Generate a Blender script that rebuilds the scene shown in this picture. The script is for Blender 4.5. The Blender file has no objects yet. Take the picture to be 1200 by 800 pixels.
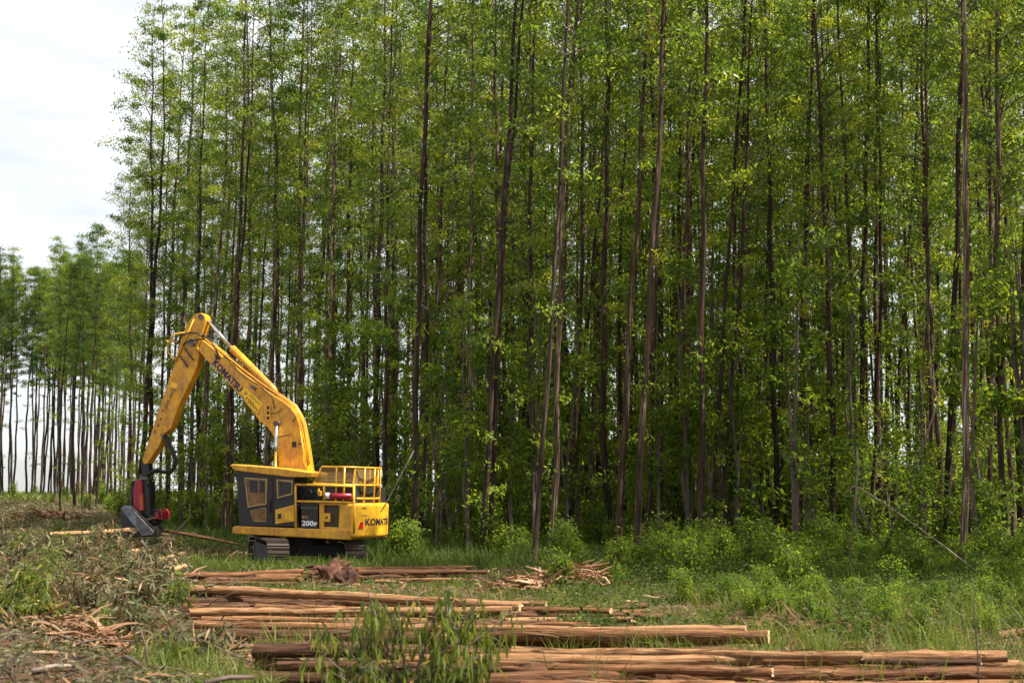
import bpy, math, random
import numpy as np
from mathutils import Vector, Matrix, noise as mnoise

R = math.radians
rs = np.random.RandomState
SC = bpy.context.scene
COL = SC.collection

# ------------------------------------------------------------------ camera
CAM_H, PITCH, FPX = 2.4, R(6.0), 1667.0          # eye height, upward tilt, focal length in 1200-px units
cam = bpy.data.cameras.new('camera')
cam.lens = 50.0; cam.sensor_width = 36.0; cam.clip_start = 0.1; cam.clip_end = 6000
cam.dof.use_dof = True; cam.dof.focus_distance = 52; cam.dof.aperture_fstop = 2.2
cam_o = bpy.data.objects.new('camera', cam); COL.objects.link(cam_o)
cam_o.location = (0, 0, CAM_H); cam_o.rotation_euler = (math.pi / 2 + PITCH, 0, 0)
SC.camera = cam_o

# ------------------------------------------------------------------ light and sky
SUN_EL, SUN_DIR = R(58), Vector((0.95, -0.30, 0)).normalized()      # horizontal direction towards the sun
SUN_AZ = math.atan2(SUN_DIR.x, SUN_DIR.y)
world = bpy.data.worlds.new('World'); SC.world = world; world.use_nodes = True
wn, wl = world.node_tree.nodes, world.node_tree.links
wn.clear()
sky = wn.new('ShaderNodeTexSky'); sky.sky_type = 'NISHITA'; sky.sun_disc = False
sky.sun_elevation = SUN_EL; sky.sun_rotation = SUN_AZ; sky.dust_density = 0.8
tcw = wn.new('ShaderNodeTexCoord')
mpw = wn.new('ShaderNodeMapping'); mpw.inputs['Scale'].default_value = (1.3, 1.3, 5.5)
mpw.inputs['Rotation'].default_value = (0, R(14), 0); mpw.inputs['Location'].default_value = (0.35, 0.1, 0.2)
nzw = wn.new('ShaderNodeTexNoise'); nzw.inputs['Scale'].default_value = 1.9
nzw.inputs['Detail'].default_value = 7; nzw.inputs['Roughness'].default_value = 0.55
crw = wn.new('ShaderNodeValToRGB')
crw.color_ramp.elements[0].position = 0.34; crw.color_ramp.elements[1].position = 0.56; crw.color_ramp.elements[0].color = (.42, .42, .42, 1)
mxw = wn.new('ShaderNodeMixRGB'); mxw.inputs[2].default_value = (9.8, 10.05, 10.3, 1)
bgw = wn.new('ShaderNodeBackground'); bgw.inputs['Strength'].default_value = 0.05
ow = wn.new('ShaderNodeOutputWorld')
wl.new(tcw.outputs['Generated'], mpw.inputs['Vector']); wl.new(mpw.outputs[0], nzw.inputs['Vector'])
wl.new(nzw.outputs['Fac'], crw.inputs[0]); wl.new(crw.outputs[0], mxw.inputs[0])
wl.new(sky.outputs[0], mxw.inputs[1]); wl.new(mxw.outputs[0], bgw.inputs['Color']); wl.new(bgw.outputs[0], ow.inputs['Surface'])
sun = bpy.data.lights.new('sun', 'SUN'); sun.energy = 5.0; sun.angle = R(0.5); sun.color = (1.0, 0.94, 0.84)
sun_o = bpy.data.objects.new('sun', sun); COL.objects.link(sun_o)
sd = Vector((SUN_DIR.x * math.cos(SUN_EL), SUN_DIR.y * math.cos(SUN_EL), math.sin(SUN_EL)))
sun_o.rotation_euler = sd.to_track_quat('Z', 'Y').to_euler(); sun_o.location = (20, -20, 60)
SC.view_settings.view_transform = 'Standard'; SC.view_settings.look = 'None'
SC.view_settings.gamma = 1; SC.view_settings.exposure = 1.25
SC.cycles.use_denoising = True
SC.cycles.max_bounces = 7; SC.cycles.diffuse_bounces = 2; SC.cycles.glossy_bounces = 2
SC.cycles.transmission_bounces = 4; SC.cycles.transparent_max_bounces = 4

# ------------------------------------------------------------------ measuring
def ray(px, py):
    x, y = (px - 600) / FPX, (400 - py) / FPX
    return Vector((x, math.cos(PITCH) - y * math.sin(PITCH), math.sin(PITCH) + y * math.cos(PITCH)))
def at_z(px, py, z=0.0):
    d = ray(px, py); t = (z - CAM_H) / d.z
    return Vector((0, 0, CAM_H)) + d * t
def at_y(px, py, Y):
    d = ray(px, py); return Vector((0, 0, CAM_H)) + d * (Y / d.y)

def sstep(a, b, x):
    t = np.clip((x - a) / (b - a), 0, 1); return t * t * (3 - 2 * t)
def zg(x, y):
    x = np.asarray(x, float); y = np.asarray(y, float)
    z = 0.05 * np.sin(x * .9 + 1.3) * np.sin(y * .55) + 0.035 * np.sin(x * 2.1 + y * 1.3) * np.cos(y * 1.7 - x * .6)
    sl = sstep(-.20, -.27, x / np.maximum(y, 1)) * sstep(12, 18, y) * (1 - sstep(55, 75, y))
    z = z + sl * (0.26 + 0.32 * np.sin(x * 1.15 + .5 * y) * np.sin(y * .62 + 2) + 0.10 * np.sin(x * 2.7 - y * 1.9))
    z = z + 1.75 * sstep(90, 180, y) * sstep(5, -30, x)
    return z
def zg1(x, y): return float(zg(x, y))

# ------------------------------------------------------------------ mesh helpers
def set_props(o, label=None, cat=None, group=None, kind=None):
    for k, v in (('label', label), ('category', cat), ('group', group), ('kind', kind)):
        if v: o[k] = v
    return o
def link(name, data, parent=None):
    o = bpy.data.objects.new(name, data); COL.objects.link(o)
    if parent is not None: o.parent = parent
    return o
def empty(name, loc=(0, 0, 0), rot=(0, 0, 0)):
    o = link(name, None); o.location = loc; o.rotation_euler = rot; o.empty_display_size = .3
    return o

def mesh_arrays(name, V, F, mat, tint=None, smooth=False):
    """V (n,3), F (m,k) one polygon size"""
    V = np.asarray(V, np.float32); F = np.asarray(F, np.int32)
    me = bpy.data.meshes.new(name)
    m, k = F.shape
    me.vertices.add(len(V)); me.vertices.foreach_set('co', V.ravel())
    me.loops.add(m * k); me.loops.foreach_set('vertex_index', F.ravel())
    me.polygons.add(m); me.polygons.foreach_set('loop_start', np.arange(0, m * k, k, dtype=np.int32))
    if smooth: me.polygons.foreach_set('use_smooth', np.ones(m, bool))
    if tint is not None:
        a = me.attributes.new('tint', 'FLOAT', 'FACE'); a.data.foreach_set('value', np.asarray(tint, np.float32))
    me.update(calc_edges=True)
    if mat: me.materials.append(mat)
    return me

def unit(a): return a / np.maximum(np.linalg.norm(a, axis=1, keepdims=True), 1e-9)
def leaf_geo(C, D, N, L, W):
    """flat lozenge leaves: C base points, D directions, N rough normals"""
    D = unit(D); S = unit(np.cross(D, N)); L = L[:, None]; W = W[:, None]
    up = unit(np.cross(S, D))
    a = C; b = C + D * L * .42 + S * W * .5 + up * W * .12
    t = C + D * L; c = C + D * L * .42 - S * W * .5 + up * W * .12
    V = np.stack([a, b, t, c], 1).reshape(-1, 3)
    F = np.arange(len(C) * 4).reshape(-1, 4)
    return V, F
def ribbon_geo(C, D, N, L, W, nseg=3, droop=.5, prof=None):
    """bent tapering strips"""
    n = len(C); D = unit(D); S = unit(np.cross(D, N))
    prof = prof or [0.35, 1.0, 0.75, 0.04]
    rows = []; p = C.copy(); d = D.copy(); dro = np.broadcast_to(np.asarray(droop, float).reshape(-1, 1), (n, 1))
    for i in range(nseg + 1):
        w = np.interp(i / nseg, np.linspace(0, 1, len(prof)), prof) * W[:, None] * .5
        rows.append(np.stack([p + S * w, p - S * w], 1))
        if i < nseg:
            p = p + d * (L[:, None] / nseg)
            d = d.copy(); d[:, 2:3] -= dro / nseg; d = unit(d)
    V = np.stack(rows, 1).reshape(-1, 3)                    # n,(nseg+1),2
    base = (np.arange(n) * (nseg + 1) * 2)[:, None, None]
    i = np.arange(nseg)[None, :, None] * 2
    F = base + i + np.array([0, 1, 3, 2])[None, None, :]
    return V, F.reshape(-1, 4)

class MB:
    """collects pieces for one mesh"""
    def __init__(s): s.v = []; s.f = []
    def add(s, vs, fs):
        o = len(s.v); s.v += [tuple(v) for v in vs]; s.f += [tuple(i + o for i in f) for f in fs]; return s
    def prism(s, poly, a, b, axis='v'):
        """poly of (u,z) pairs pushed from v=a to v=b"""
        n = len(poly)
        vs = [(p[0], a, p[1]) for p in poly] + [(p[0], b, p[1]) for p in poly]
        fs = [tuple(range(n)), tuple(range(2 * n - 1, n - 1, -1))]
        fs += [(i, i + n, (i + 1) % n + n, (i + 1) % n) for i in range(n)]
        return s.add(vs, fs)
    def vprism(s, poly, z0, z1):
        n = len(poly)
        vs = [(p[0], p[1], z0) for p in poly] + [(p[0], p[1], z1) for p in poly]
        fs = [tuple(range(n - 1, -1, -1)), tuple(range(n, 2 * n))]
        fs += [(i, (i + 1) % n, (i + 1) % n + n, i + n) for i in range(n)]
        return s.add(vs, fs)
    def box(s, c, d, M=None):
        vs = [Vector((c[0] + x * d[0] / 2, c[1] + y * d[1] / 2, c[2] + z * d[2] / 2)) for x in (-1, 1) for y in (-1, 1) for z in (-1, 1)]
        if M is not None: vs = [M @ v for v in vs]
        return s.add(vs, [(0, 1, 3, 2), (4, 6, 7, 5), (0, 4, 5, 1), (2, 3, 7, 6), (0, 2, 6, 4), (1, 5, 7, 3)])
    def tube(s, pts, r, n=8, cap=True):
        pts = [Vector(p) for p in pts]; rr = r if isinstance(r, (list, tuple)) else [r] * len(pts)
        o = len(s.v); prev = None
        for i, p in enumerate(pts):
            t = (pts[min(i + 1, len(pts) - 1)] - pts[max(i - 1, 0)]).normalized()
            if prev is None:
                a = t.cross(Vector((0, 0, 1)) if abs(t.z) < .9 else Vector((1, 0, 0))).normalized()
            else: a = (prev - t * prev.dot(t)).normalized()
            prev = a; b = t.cross(a)
            for k in range(n):
                an = 2 * math.pi * k / n
                s.v.append(tuple(p + (a * math.cos(an) + b * math.sin(an)) * rr[i]))
        for i in range(len(pts) - 1):
            for k in range(n):
                s.f.append((o + i * n + k, o + i * n + (k + 1) % n, o + (i + 1) * n + (k + 1) % n, o + (i + 1) * n + k))
        if cap:
            s.f.append(tuple(o + k for k in range(n - 1, -1, -1)))
            e = o + (len(pts) - 1) * n; s.f.append(tuple(e + k for k in range(n)))
        return s
    def disc(s, c, ax, r, w, n=16):
        ax = Vector(ax).normalized(); c = Vector(c)
        return s.tube([c - ax * w / 2, c + ax * w / 2], r, n)
    def mesh(s, name, mat, smooth=False):
        me = bpy.data.meshes.new(name); me.from_pydata(s.v, [], s.f); me.update()
        if mat: me.materials.append(mat)
        if smooth:
            me.polygons.foreach_set('use_smooth', np.ones(len(me.polygons), bool))
        return me
    def build(s, name, mat, parent=None, smooth=False, bevel=0, seg=2):
        o = link(name, s.mesh(name, mat, smooth), parent)
        if bevel:
            b = o.modifiers.new('bevel', 'BEVEL'); b.width = bevel; b.segments = seg; b.limit_method = 'ANGLE'; b.angle_limit = R(35)
        return o

# ------------------------------------------------------------------ materials
def new_mat(name):
    m = bpy.data.materials.new(name); m.use_nodes = True
    n, l = m.node_tree.nodes, m.node_tree.links
    return m, n, l, n['Principled BSDF']
def ramp(n, stops):
    c = n.new('ShaderNodeValToRGB'); e = c.color_ramp.elements
    while len(e) > 1: e.remove(e[-1])
    e[0].position, e[0].color = stops[0][0], (*stops[0][1], 1)
    for p, col in stops[1:]:
        x = e.new(p); x.color = (*col, 1)
    return c
def noise_tex(n, l, scale, detail=4, coord='Object', mscale=None, rough=.55):
    tc = n.new('ShaderNodeTexCoord'); t = n.new('ShaderNodeTexNoise')
    t.inputs['Scale'].default_value = scale; t.inputs['Detail'].default_value = detail; t.inputs['Roughness'].default_value = rough
    if mscale:
        mp = n.new('ShaderNodeMapping'); mp.inputs['Scale'].default_value = mscale
        l.new(tc.outputs[coord], mp.inputs['Vector']); l.new(mp.outputs[0], t.inputs['Vector'])
    else: l.new(tc.outputs[coord], t.inputs['Vector'])
    return t
def plain(name, col, rough=.5, metal=0, dirt=None, dscale=3.0, damt=.5):
    m, n, l, b = new_mat(name)
    b.inputs['Roughness'].default_value = rough; b.inputs['Metallic'].default_value = metal
    t = noise_tex(n, l, dscale, 6, rough=.65)
    d = dirt or tuple(c * .6 for c in col)
    r = ramp(n, [(.38, d), (.38 + .28 * (1 - damt) + .04, col), (1, col)])
    l.new(t.outputs['Fac'], r.inputs[0]); l.new(r.outputs[0], b.inputs['Base Color'])
    t2 = noise_tex(n, l, dscale * 9, 3)
    bp = n.new('ShaderNodeBump'); bp.inputs['Strength'].default_value = .12; bp.inputs['Distance'].default_value = .01
    l.new(t2.outputs['Fac'], bp.inputs['Height']); l.new(bp.outputs[0], b.inputs['Normal'])
    return m
def worn(m, streak, amt=.5):
    n, l = m.node_tree.nodes, m.node_tree.links; b = n['Principled BSDF']; src = b.inputs['Base Color'].links[0].from_socket
    t = noise_tex(n, l, 3.0, 8, mscale=(5, 5, 1.1), rough=.75); r = ramp(n, [(.50, (0, 0, 0)), (.66, (amt, amt, amt))])
    x = n.new('ShaderNodeMixRGB'); x.inputs[2].default_value = (*streak, 1)
    l.new(t.outputs['Fac'], r.inputs[0]); l.new(r.outputs[0], x.inputs[0]); l.new(src, x.inputs[1]); l.new(x.outputs[0], b.inputs['Base Color'])
    t2 = noise_tex(n, l, 2.0, 5); r2 = ramp(n, [(.3, (.25, .25, .25)), (.7, (.6, .6, .6))]); l.new(t2.outputs['Fac'], r2.inputs[0]); l.new(r2.outputs[0], b.inputs['Roughness'])
    return m
def leaf_mat(name, stops, trans=.35, gloss=.4, tmul=1.7, rnd=.25, spec=.22):
    m, n, l, b = new_mat(name)
    at = n.new('ShaderNodeAttribute'); at.attribute_name = 'tint'
    oi = n.new('ShaderNodeObjectInfo')
    ma = n.new('ShaderNodeMath'); ma.operation = 'MULTIPLY_ADD'; ma.inputs[1].default_value = rnd
    l.new(oi.outputs['Random'], ma.inputs[0]); l.new(at.outputs['Fac'], ma.inputs[2])
    r = ramp(n, stops); l.new(ma.outputs[0], r.inputs[0])
    l.new(r.outputs[0], b.inputs['Base Color']); b.inputs['Roughness'].default_value = gloss
    b.inputs['Specular IOR Level'].default_value = spec
    tr = n.new('ShaderNodeBsdfTranslucent')
    mu = n.new('ShaderNodeMixRGB'); mu.blend_type = 'MULTIPLY'; mu.inputs[0].default_value = 1
    mu.inputs[2].default_value = (tmul * 1.05, tmul * 1.0, tmul * .45, 1)
    l.new(r.outputs[0], mu.inputs[1]); l.new(mu.outputs[0], tr.inputs['Color'])
    mx = n.new('ShaderNodeMixShader'); mx.inputs[0].default_value = trans
    l.new(b.outputs[0], mx.inputs[1]); l.new(tr.outputs[0], mx.inputs[2])
    l.new(mx.outputs[0], n['Material Output'].inputs['Surface'])
    return m
def bark_mat(name, stops, sc=(9, 9, .55), bump=.6, rnd=.26, scale=1.5):
    m, n, l, b = new_mat(name)
    t = noise_tex(n, l, scale, 6, mscale=sc, rough=.6)
    t3 = noise_tex(n, l, .45, 3)
    oi = n.new('ShaderNodeObjectInfo')
    a = n.new('ShaderNodeMath'); a.operation = 'MULTIPLY_ADD'; a.inputs[1].default_value = rnd
    l.new(oi.outputs['Random'], a.inputs[0]); l.new(t.outputs['Fac'], a.inputs[2])
    a2 = n.new('ShaderNodeMath'); a2.operation = 'MULTIPLY_ADD'; a2.inputs[1].default_value = .3
    l.new(t3.outputs['Fac'], a2.inputs[0]); l.new(a.outputs[0], a2.inputs[2])
    r = ramp(n, stops); l.new(a2.outputs[0], r.inputs[0]); l.new(r.outputs[0], b.inputs['Base Color'])
    b.inputs['Roughness'].default_value = .8; b.inputs['Specular IOR Level'].default_value = .25
    bp = n.new('ShaderNodeBump'); bp.inputs['Strength'].default_value = bump; bp.inputs['Distance'].default_value = .02
    l.new(t.outputs['Fac'], bp.inputs['Height']); l.new(bp.outputs[0], b.inputs['Normal'])
    return m

M = {}
M['leaf'] = leaf_mat('eucalyptus_leaf', [(0, (.028, .056, .014)), (.30, (.070, .118, .020)), (.7, (.150, .195, .026)), (1.0, (.22, .24, .032))], .5, .36, 2.6)
M['shrub'] = leaf_mat('shrub_leaf', [(0, (.022, .046, .012)), (.5, (.068, .115, .020)), (1.0, (.16, .20, .026))], .5, .5, 2.5, .25, .12)
M['weed'] = leaf_mat('weed_leaf', [(0, (.018, .034, .010)), (.5, (.045, .075, .016)), (1.0, (.105, .135, .03))], .35, .55, 1.7, 0, .12)
M['grass'] = leaf_mat('grass_blade', [(0, (.03, .055, .012)), (.45, (.07, .11, .022)), (.85, (.14, .175, .035)), (1.0, (.30, .24, .11))], .35, .5, 1.6, 0, .15)
M['sprout'] = leaf_mat('sprout_leaf', [(0, (.03, .05, .012)), (.5, (.09, .125, .026)), (.9, (.18, .20, .042)), (1.0, (.28, .23, .07))], .45, .4, 1.8, .1)
M['litter'] = leaf_mat('dry_leaf', [(0, (.025, .025, .012)), (.22, (.065, .07, .03)), (.45, (.13, .135, .062)), (.58, (.16, .15, .075)), (.70, (.13, .075, .036)), (.85, (.22, .11, .05)), (1.0, (.38, .27, .16))], .25, .55, 1.2, 0)
M['strip'] = leaf_mat('bark_strip', [(0, (.05, .026, .015)), (.4, (.14, .066, .032)), (.75, (.25, .13, .063)), (1.0, (.42, .28, .165))], .06, .7, 1.0, 0)
M['bark'] = bark_mat('trunk_bark', [(.50, (.006, .0036, .0022)), (.68, (.020, .0115, .0065)), (.84, (.055, .031, .018)), (.94, (.13, .085, .055)), (1.0, (.30, .23, .17))])
M['twig'] = plain('twig_bark', (.10, .07, .05), .8)
M['paletwig'] = plain('dry_twig', (.24, .19, .14), .8, dirt=(.12, .09, .06), dscale=6)
M['log'] = bark_mat('debarked_wood', [(.48, (.020, .010, .006)), (.62, (.060, .025, .011)), (.76, (.135, .055, .020)), (.89, (.215, .097, .037)), (1.0, (.33, .185, .088))], (1.0, 24, 24), 1.0, .34, 2.0)
M['darklog'] = bark_mat('bark_and_gap_shade', [(.48, (.014, .007, .004)), (.66, (.042, .018, .008)), (.84, (.095, .041, .016)), (1.0, (.18, .088, .038))], (1.0, 24, 24), 1.0, .22, 2.0)  # dark bark; low logs also wear it to put gap shade into colour
M['palelog'] = bark_mat('fresh_wood', [(.40, (.10, .045, .018)), (.58, (.27, .13, .05)), (.78, (.40, .23, .10)), (1.0, (.52, .36, .20))], (1.0, 20, 20), .8, .2, 1.8)
M['cut'] = plain('cut_wood', (.62, .40, .21), .8, dirt=(.40, .22, .10), dscale=9)
M['soil'] = None

# ------------------------------------------------------------------ ground
m, n, l, b = new_mat('forest_soil')
t1 = noise_tex(n, l, .35, 6); t2 = noise_tex(n, l, 5.0, 6, rough=.7)
r1 = ramp(n, [(.3, (.12, .048, .022)), (.5, (.075, .036, .017)), (.62, (.042, .034, .013)), (.8, (.05, .046, .016))])
r2 = ramp(n, [(.3, (.45, .4, .36)), (.7, (1.15, 1.1, 1.0))])
mm = n.new('ShaderNodeMixRGB'); mm.blend_type = 'MULTIPLY'; mm.inputs[0].default_value = 1
l.new(t1.outputs['Fac'], r1.inputs[0]); l.new(t2.outputs['Fac'], r2.inputs[0])
geo = n.new('ShaderNodeNewGeometry'); sx = n.new('ShaderNodeSeparateXYZ'); l.new(geo.outputs['Position'], sx.inputs[0])
mr = n.new('ShaderNodeMapRange'); mr.inputs['From Min'].default_value = 125; mr.inputs['From Max'].default_value = 175; l.new(sx.outputs['Y'], mr.inputs['Value'])
mg = n.new('ShaderNodeMixRGB'); mg.inputs[2].default_value = (.075, .105, .03, 1); l.new(mr.outputs[0], mg.inputs[0]); l.new(r1.outputs[0], mg.inputs[1])
l.new(mg.outputs[0], mm.inputs[1]); l.new(r2.outputs[0], mm.inputs[2]); l.new(mm.outputs[0], b.inputs['Base Color'])
b.inputs['Roughness'].default_value = .95
bp = n.new('ShaderNodeBump'); bp.inputs['Strength'].default_value = .7; bp.inputs['Distance'].default_value = .06
l.new(t2.outputs['Fac'], bp.inputs['Height']); l.new(bp.outputs[0], b.inputs['Normal'])
M['soil'] = m
def axis(lo, hi, fine0, fine1, step):
    mid = np.arange(fine0, fine1, step)
    a = fine0 - np.geomspace(step, fine0 - lo, 40)[::-1]; c = fine1 + np.geomspace(step, hi - fine1, 40)
    return np.concatenate([a, mid, c])
gx = axis(-2500, 2500, -28, 24, .35); gy = axis(-400, 5000, 8, 75, .35)
GX, GY = np.meshgrid(gx, gy)
GZ = zg(GX, GY)
GV = np.stack([GX, GY, GZ], -1).reshape(-1, 3)
nx, ny = len(gx), len(gy)
ii = (np.arange(ny - 1)[:, None] * nx + np.arange(nx - 1)[None, :]).ravel()
GF = np.stack([ii, ii + 1, ii + 1 + nx, ii + nx], 1)
set_props(link('ground', mesh_arrays('ground', GV, GF, M['soil'], smooth=True)), kind='structure')

# ------------------------------------------------------------------ trees
H0 = 33.0
def gen_stem(rng, H, r0, off=(0, 0), lean=(0, 0), sway=.22):
    k1, k2, p1, p2 = rng.uniform(1.2, 2.6), rng.uniform(1.2, 2.6), rng.uniform(0, 6.28), rng.uniform(0, 6.28)
    def ax(h):
        t = np.asarray(h) / H
        return np.stack([off[0] + lean[0] * h + sway * (np.sin(t * math.pi * k1 + p1) - math.sin(p1)) + .05 * np.sin(h * 1.1 + p2),
                         off[1] + lean[1] * h + sway * (np.sin(t * math.pi * k2 + p2) - math.sin(p2)) + .05 * np.sin(h * .9 + p1), np.asarray(h) * 1.0], -1)
    hs = np.concatenate([[-.3, 0, .25, .7], np.linspace(1.6, H, 24)])
    ns = 8; V = []
    c = ax(hs)
    for i, h in enumerate(hs):
        r = r0 * max(.06, (1 - max(h, 0) / H)) ** .72 + .28 * r0 * math.exp(-max(h, 0) / .35)
        an = np.arange(ns) / ns * 2 * math.pi + h * .05
        rr = r * (1 + rng.uniform(-.09, .09, ns))
        V.append(np.stack([c[i, 0] + np.cos(an) * rr, c[i, 1] + np.sin(an) * rr, np.full(ns, c[i, 2])], 1))
    V = np.concatenate(V); F = []
    for i in range(len(hs) - 1):
        for k in range(ns):
            F.append((i * ns + k, i * ns + (k + 1) % ns, (i + 1) * ns + (k + 1) % ns, (i + 1) * ns + k))
    return V, np.array(F), ax
def gen_tree(seed, H=H0, r0=.16, h0=9.0, nleaf=6500, nb=80, twin=False, spread=1.0, low=14, tone=0.0):
    rng = rs(seed)
    stems = [gen_stem(rng, H, r0)]
    if twin: stems.append(gen_stem(rng, H * .93, r0 * .8, off=(.42, .08), lean=(.012, rng.uniform(-.012, .012))))
    TV = np.concatenate([s[0] for s in stems]); TF = np.concatenate([s[1] + i * len(stems[0][0]) for i, s in enumerate(stems)])
    br = MB(); CC, TT = [], []
    for si, (_, _, ax) in enumerate(stems):
        HH = H if si == 0 else H * .93
        for j in range(nb // len(stems)):
            h = h0 + (HH - .4 - h0) * rng.uniform(0, 1) ** .8
            prof = min(1, (HH - h + .6) / 7) * (.45 + .55 * min(1, (h - h0 + 1) / 7))
            Lb = (.5 + 2.1 * prof) * rng.uniform(.65, 1.2) * spread
            az = rng.uniform(0, 2 * math.pi); el = R(rng.uniform(25, 60))
            p0 = ax(h); o = np.array([math.cos(az), math.sin(az)])
            pts = []
            for t in (0, .35, .7, 1.0):
                rad = Lb * math.cos(el) * t; z = Lb * (math.sin(el) * t - .35 * t * t)
                pts.append(np.array([p0[0] + o[0] * rad, p0[1] + o[1] * rad, p0[2] + z]))
            br.tube(pts, [.026, .019, .012, .005], 3, cap=False)
            cb = rng.normal(.30, .22)
            for t in (rng.uniform(.45, .75), rng.uniform(.85, 1.05)):
                i = min(2, int(t * 2.9)); q = pts[1] * (1 - t) + pts[3] * t if t > .35 else pts[1]
                CC.append(q + rng.normal(0, .12, 3)); TT.append(cb + rng.normal(0, .14))
        for j in range(low):
            h = rng.uniform(1.5, h0 + 2); az = rng.uniform(0, 6.28); rad = rng.uniform(.2, .8); p0 = ax(h)
            q = p0 + np.array([math.cos(az) * rad, math.sin(az) * rad, rad * .5])
            br.tube([p0, q], [.012, .004], 3, cap=False)
            CC.append(q); TT.append(rng.normal(.6, .14))
    CC = np.array(CC); TT = np.array(TT)
    wgt = rng.uniform(.15, 1.0, len(CC)) ** 1.3; idx = rng.choice(len(CC), nleaf, p=wgt / wgt.sum())
    C = CC[idx] + rng.normal(0, 1, (nleaf, 3)) * np.array([.23, .23, .13]) * rng.uniform(.6, 1.5, (len(CC), 1))[idx]
    D = rng.normal(0, .62, (nleaf, 3)) + np.array([0, 0, -.42]); N = rng.normal(0, 1, (nleaf, 3))
    L = rng.uniform(.13, .24, nleaf); W = L * rng.uniform(.28, .42, nleaf)
    V, F = leaf_geo(C, D, N, L, W)
    tint = np.clip(TT[idx] + tone + rng.normal(0, .13, nleaf), 0, 1)
    return (mesh_arrays('trunk', TV, TF, M['bark'], smooth=True), br.mesh('branches', M['twig']), mesh_arrays('crown', V, F, M['leaf'], tint))

TREES = [gen_tree(11 + i, h0=[8, 10, 9, 11, 8.5, 10][i], nleaf=[7600, 7000, 7400, 6800, 7800, 7200][i], low=8) for i in range(6)]
TWINS = [gen_tree(41 + i, h0=12, nleaf=8200, nb=96, twin=True, low=8) for i in range(2)]
EDGE = [gen_tree(61 + i, h0=5.5, nleaf=11000, nb=100, spread=1.15, low=20) for i in range(2)]
FRONT = [gen_tree(101 + i, h0=13 + i, nleaf=6500, nb=74, low=5) for i in range(3)]
FAR = [gen_tree(81 + i, h0=16.5, nleaf=11000, nb=95, spread=1.05, low=6, tone=-.2) for i in range(2)]
tree_rng = random.Random(5)
def where(x, y):
    t = x / y
    return 'behind the excavator boom' if t < -.155 else ('behind the excavator counterweight' if t < -.05 else ('behind the large bark heap' if t < .10 else ('behind the end of the thick log' if t < .20 else 'behind the snapped dead sapling')))
def put_tree(var, x, y, rz, label, group, lean=(0, 0), hs=1.0, w=1.0):
    r = empty('eucalyptus_tree', (x, y, zg1(x, y)), (lean[1], lean[0], rz) if not rz else (0, 0, 0))
    # lean about world axes, then turn about the stem
    r.rotation_euler = (Matrix.Rotation(lean[0], 4, 'Y') @ Matrix.Rotation(lean[1], 4, 'X') @ Matrix.Rotation(rz, 4, 'Z')).to_euler()
    r.scale = (hs, hs, hs)
    for nm, me in zip(('trunk', 'branches', 'crown'), var):
        c = link(nm, me, r)
        if nm == 'trunk': c.scale = (w, w, 1)
        else: c['kind'] = 'stuff'
    return set_props(r, label, 'tree', group)

LBL_IN = ('thin straight eucalyptus in the plantation rows behind the edge trees', 'eucalyptus inside the plantation')
LBL_COR = ('feathery eucalyptus leafy almost to the ground on the corner of the stand against sky', 'eucalyptus on the open corner of the stand')
LBL_FAR = ('distant eucalyptus with bare trunk against bright sky beyond the felled ground', 'distant eucalyptus strip')
# (base px, base py, px higher up, py there, width px, kind)
front = [
 (485, 655, 507, 0, 8.5, 's'), (565, 657, 596, 0, 11, 't'), (576, 637, 588, 150, 6, 's'),
 (624, 664, 662, 100, 7, 's'), (646, 656, 688, 0, 9, 's'), (669, 640, 700, 150, 6, 's'), (725, 655, 750, 0, 9, 's'),
 (746, 661, 772, 0, 10, 's'), (757, 653, 790, 20, 7, 's'), (784, 641, 800, 0, 8, 's'), (803, 636, 826, 60, 7, 's'),
 (822, 656, 832, 0, 10, 's'), (833, 655, 867, 0, 9, 't'), (854, 648, 872, 150, 6, 's'), (930, 645, 956, 20, 9, 's'),
 (905, 632, 930, 100, 6, 's'), (1010, 646, 1010, 0, 11, 't'), (961, 632, 975, 100, 7, 's'), (1048, 634, 1066, 100, 7, 's'),
 (1107, 657, 1127, 50, 9.5, 's'), (1128, 681, 1143, 0, 11, 's'), (1157, 652, 1168, 100, 8, 's'), (1197, 657, 1200, 0, 10, 's'),
 (459, 634, 471, 0, 7, 's'), (434, 628, 446, 0, 6, 's'), (410, 628, 414, 100, 7, 's'), (390, 626, 399, 50, 6, 's'),
 (263, 627, 280, 0, 8, 't'), (311, 626, 315, 0, 9, 's'), (349, 625, 358, 100, 8, 's'), (368, 622, 392, 40, 6, 's'),
 (212, 617, 228, 0, 9, 's'), (232, 620, 246, 0, 6, 's'), (286, 622, 290, 0, 6, 's'), (330, 622, 334, 60, 6, 's'),
]
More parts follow.
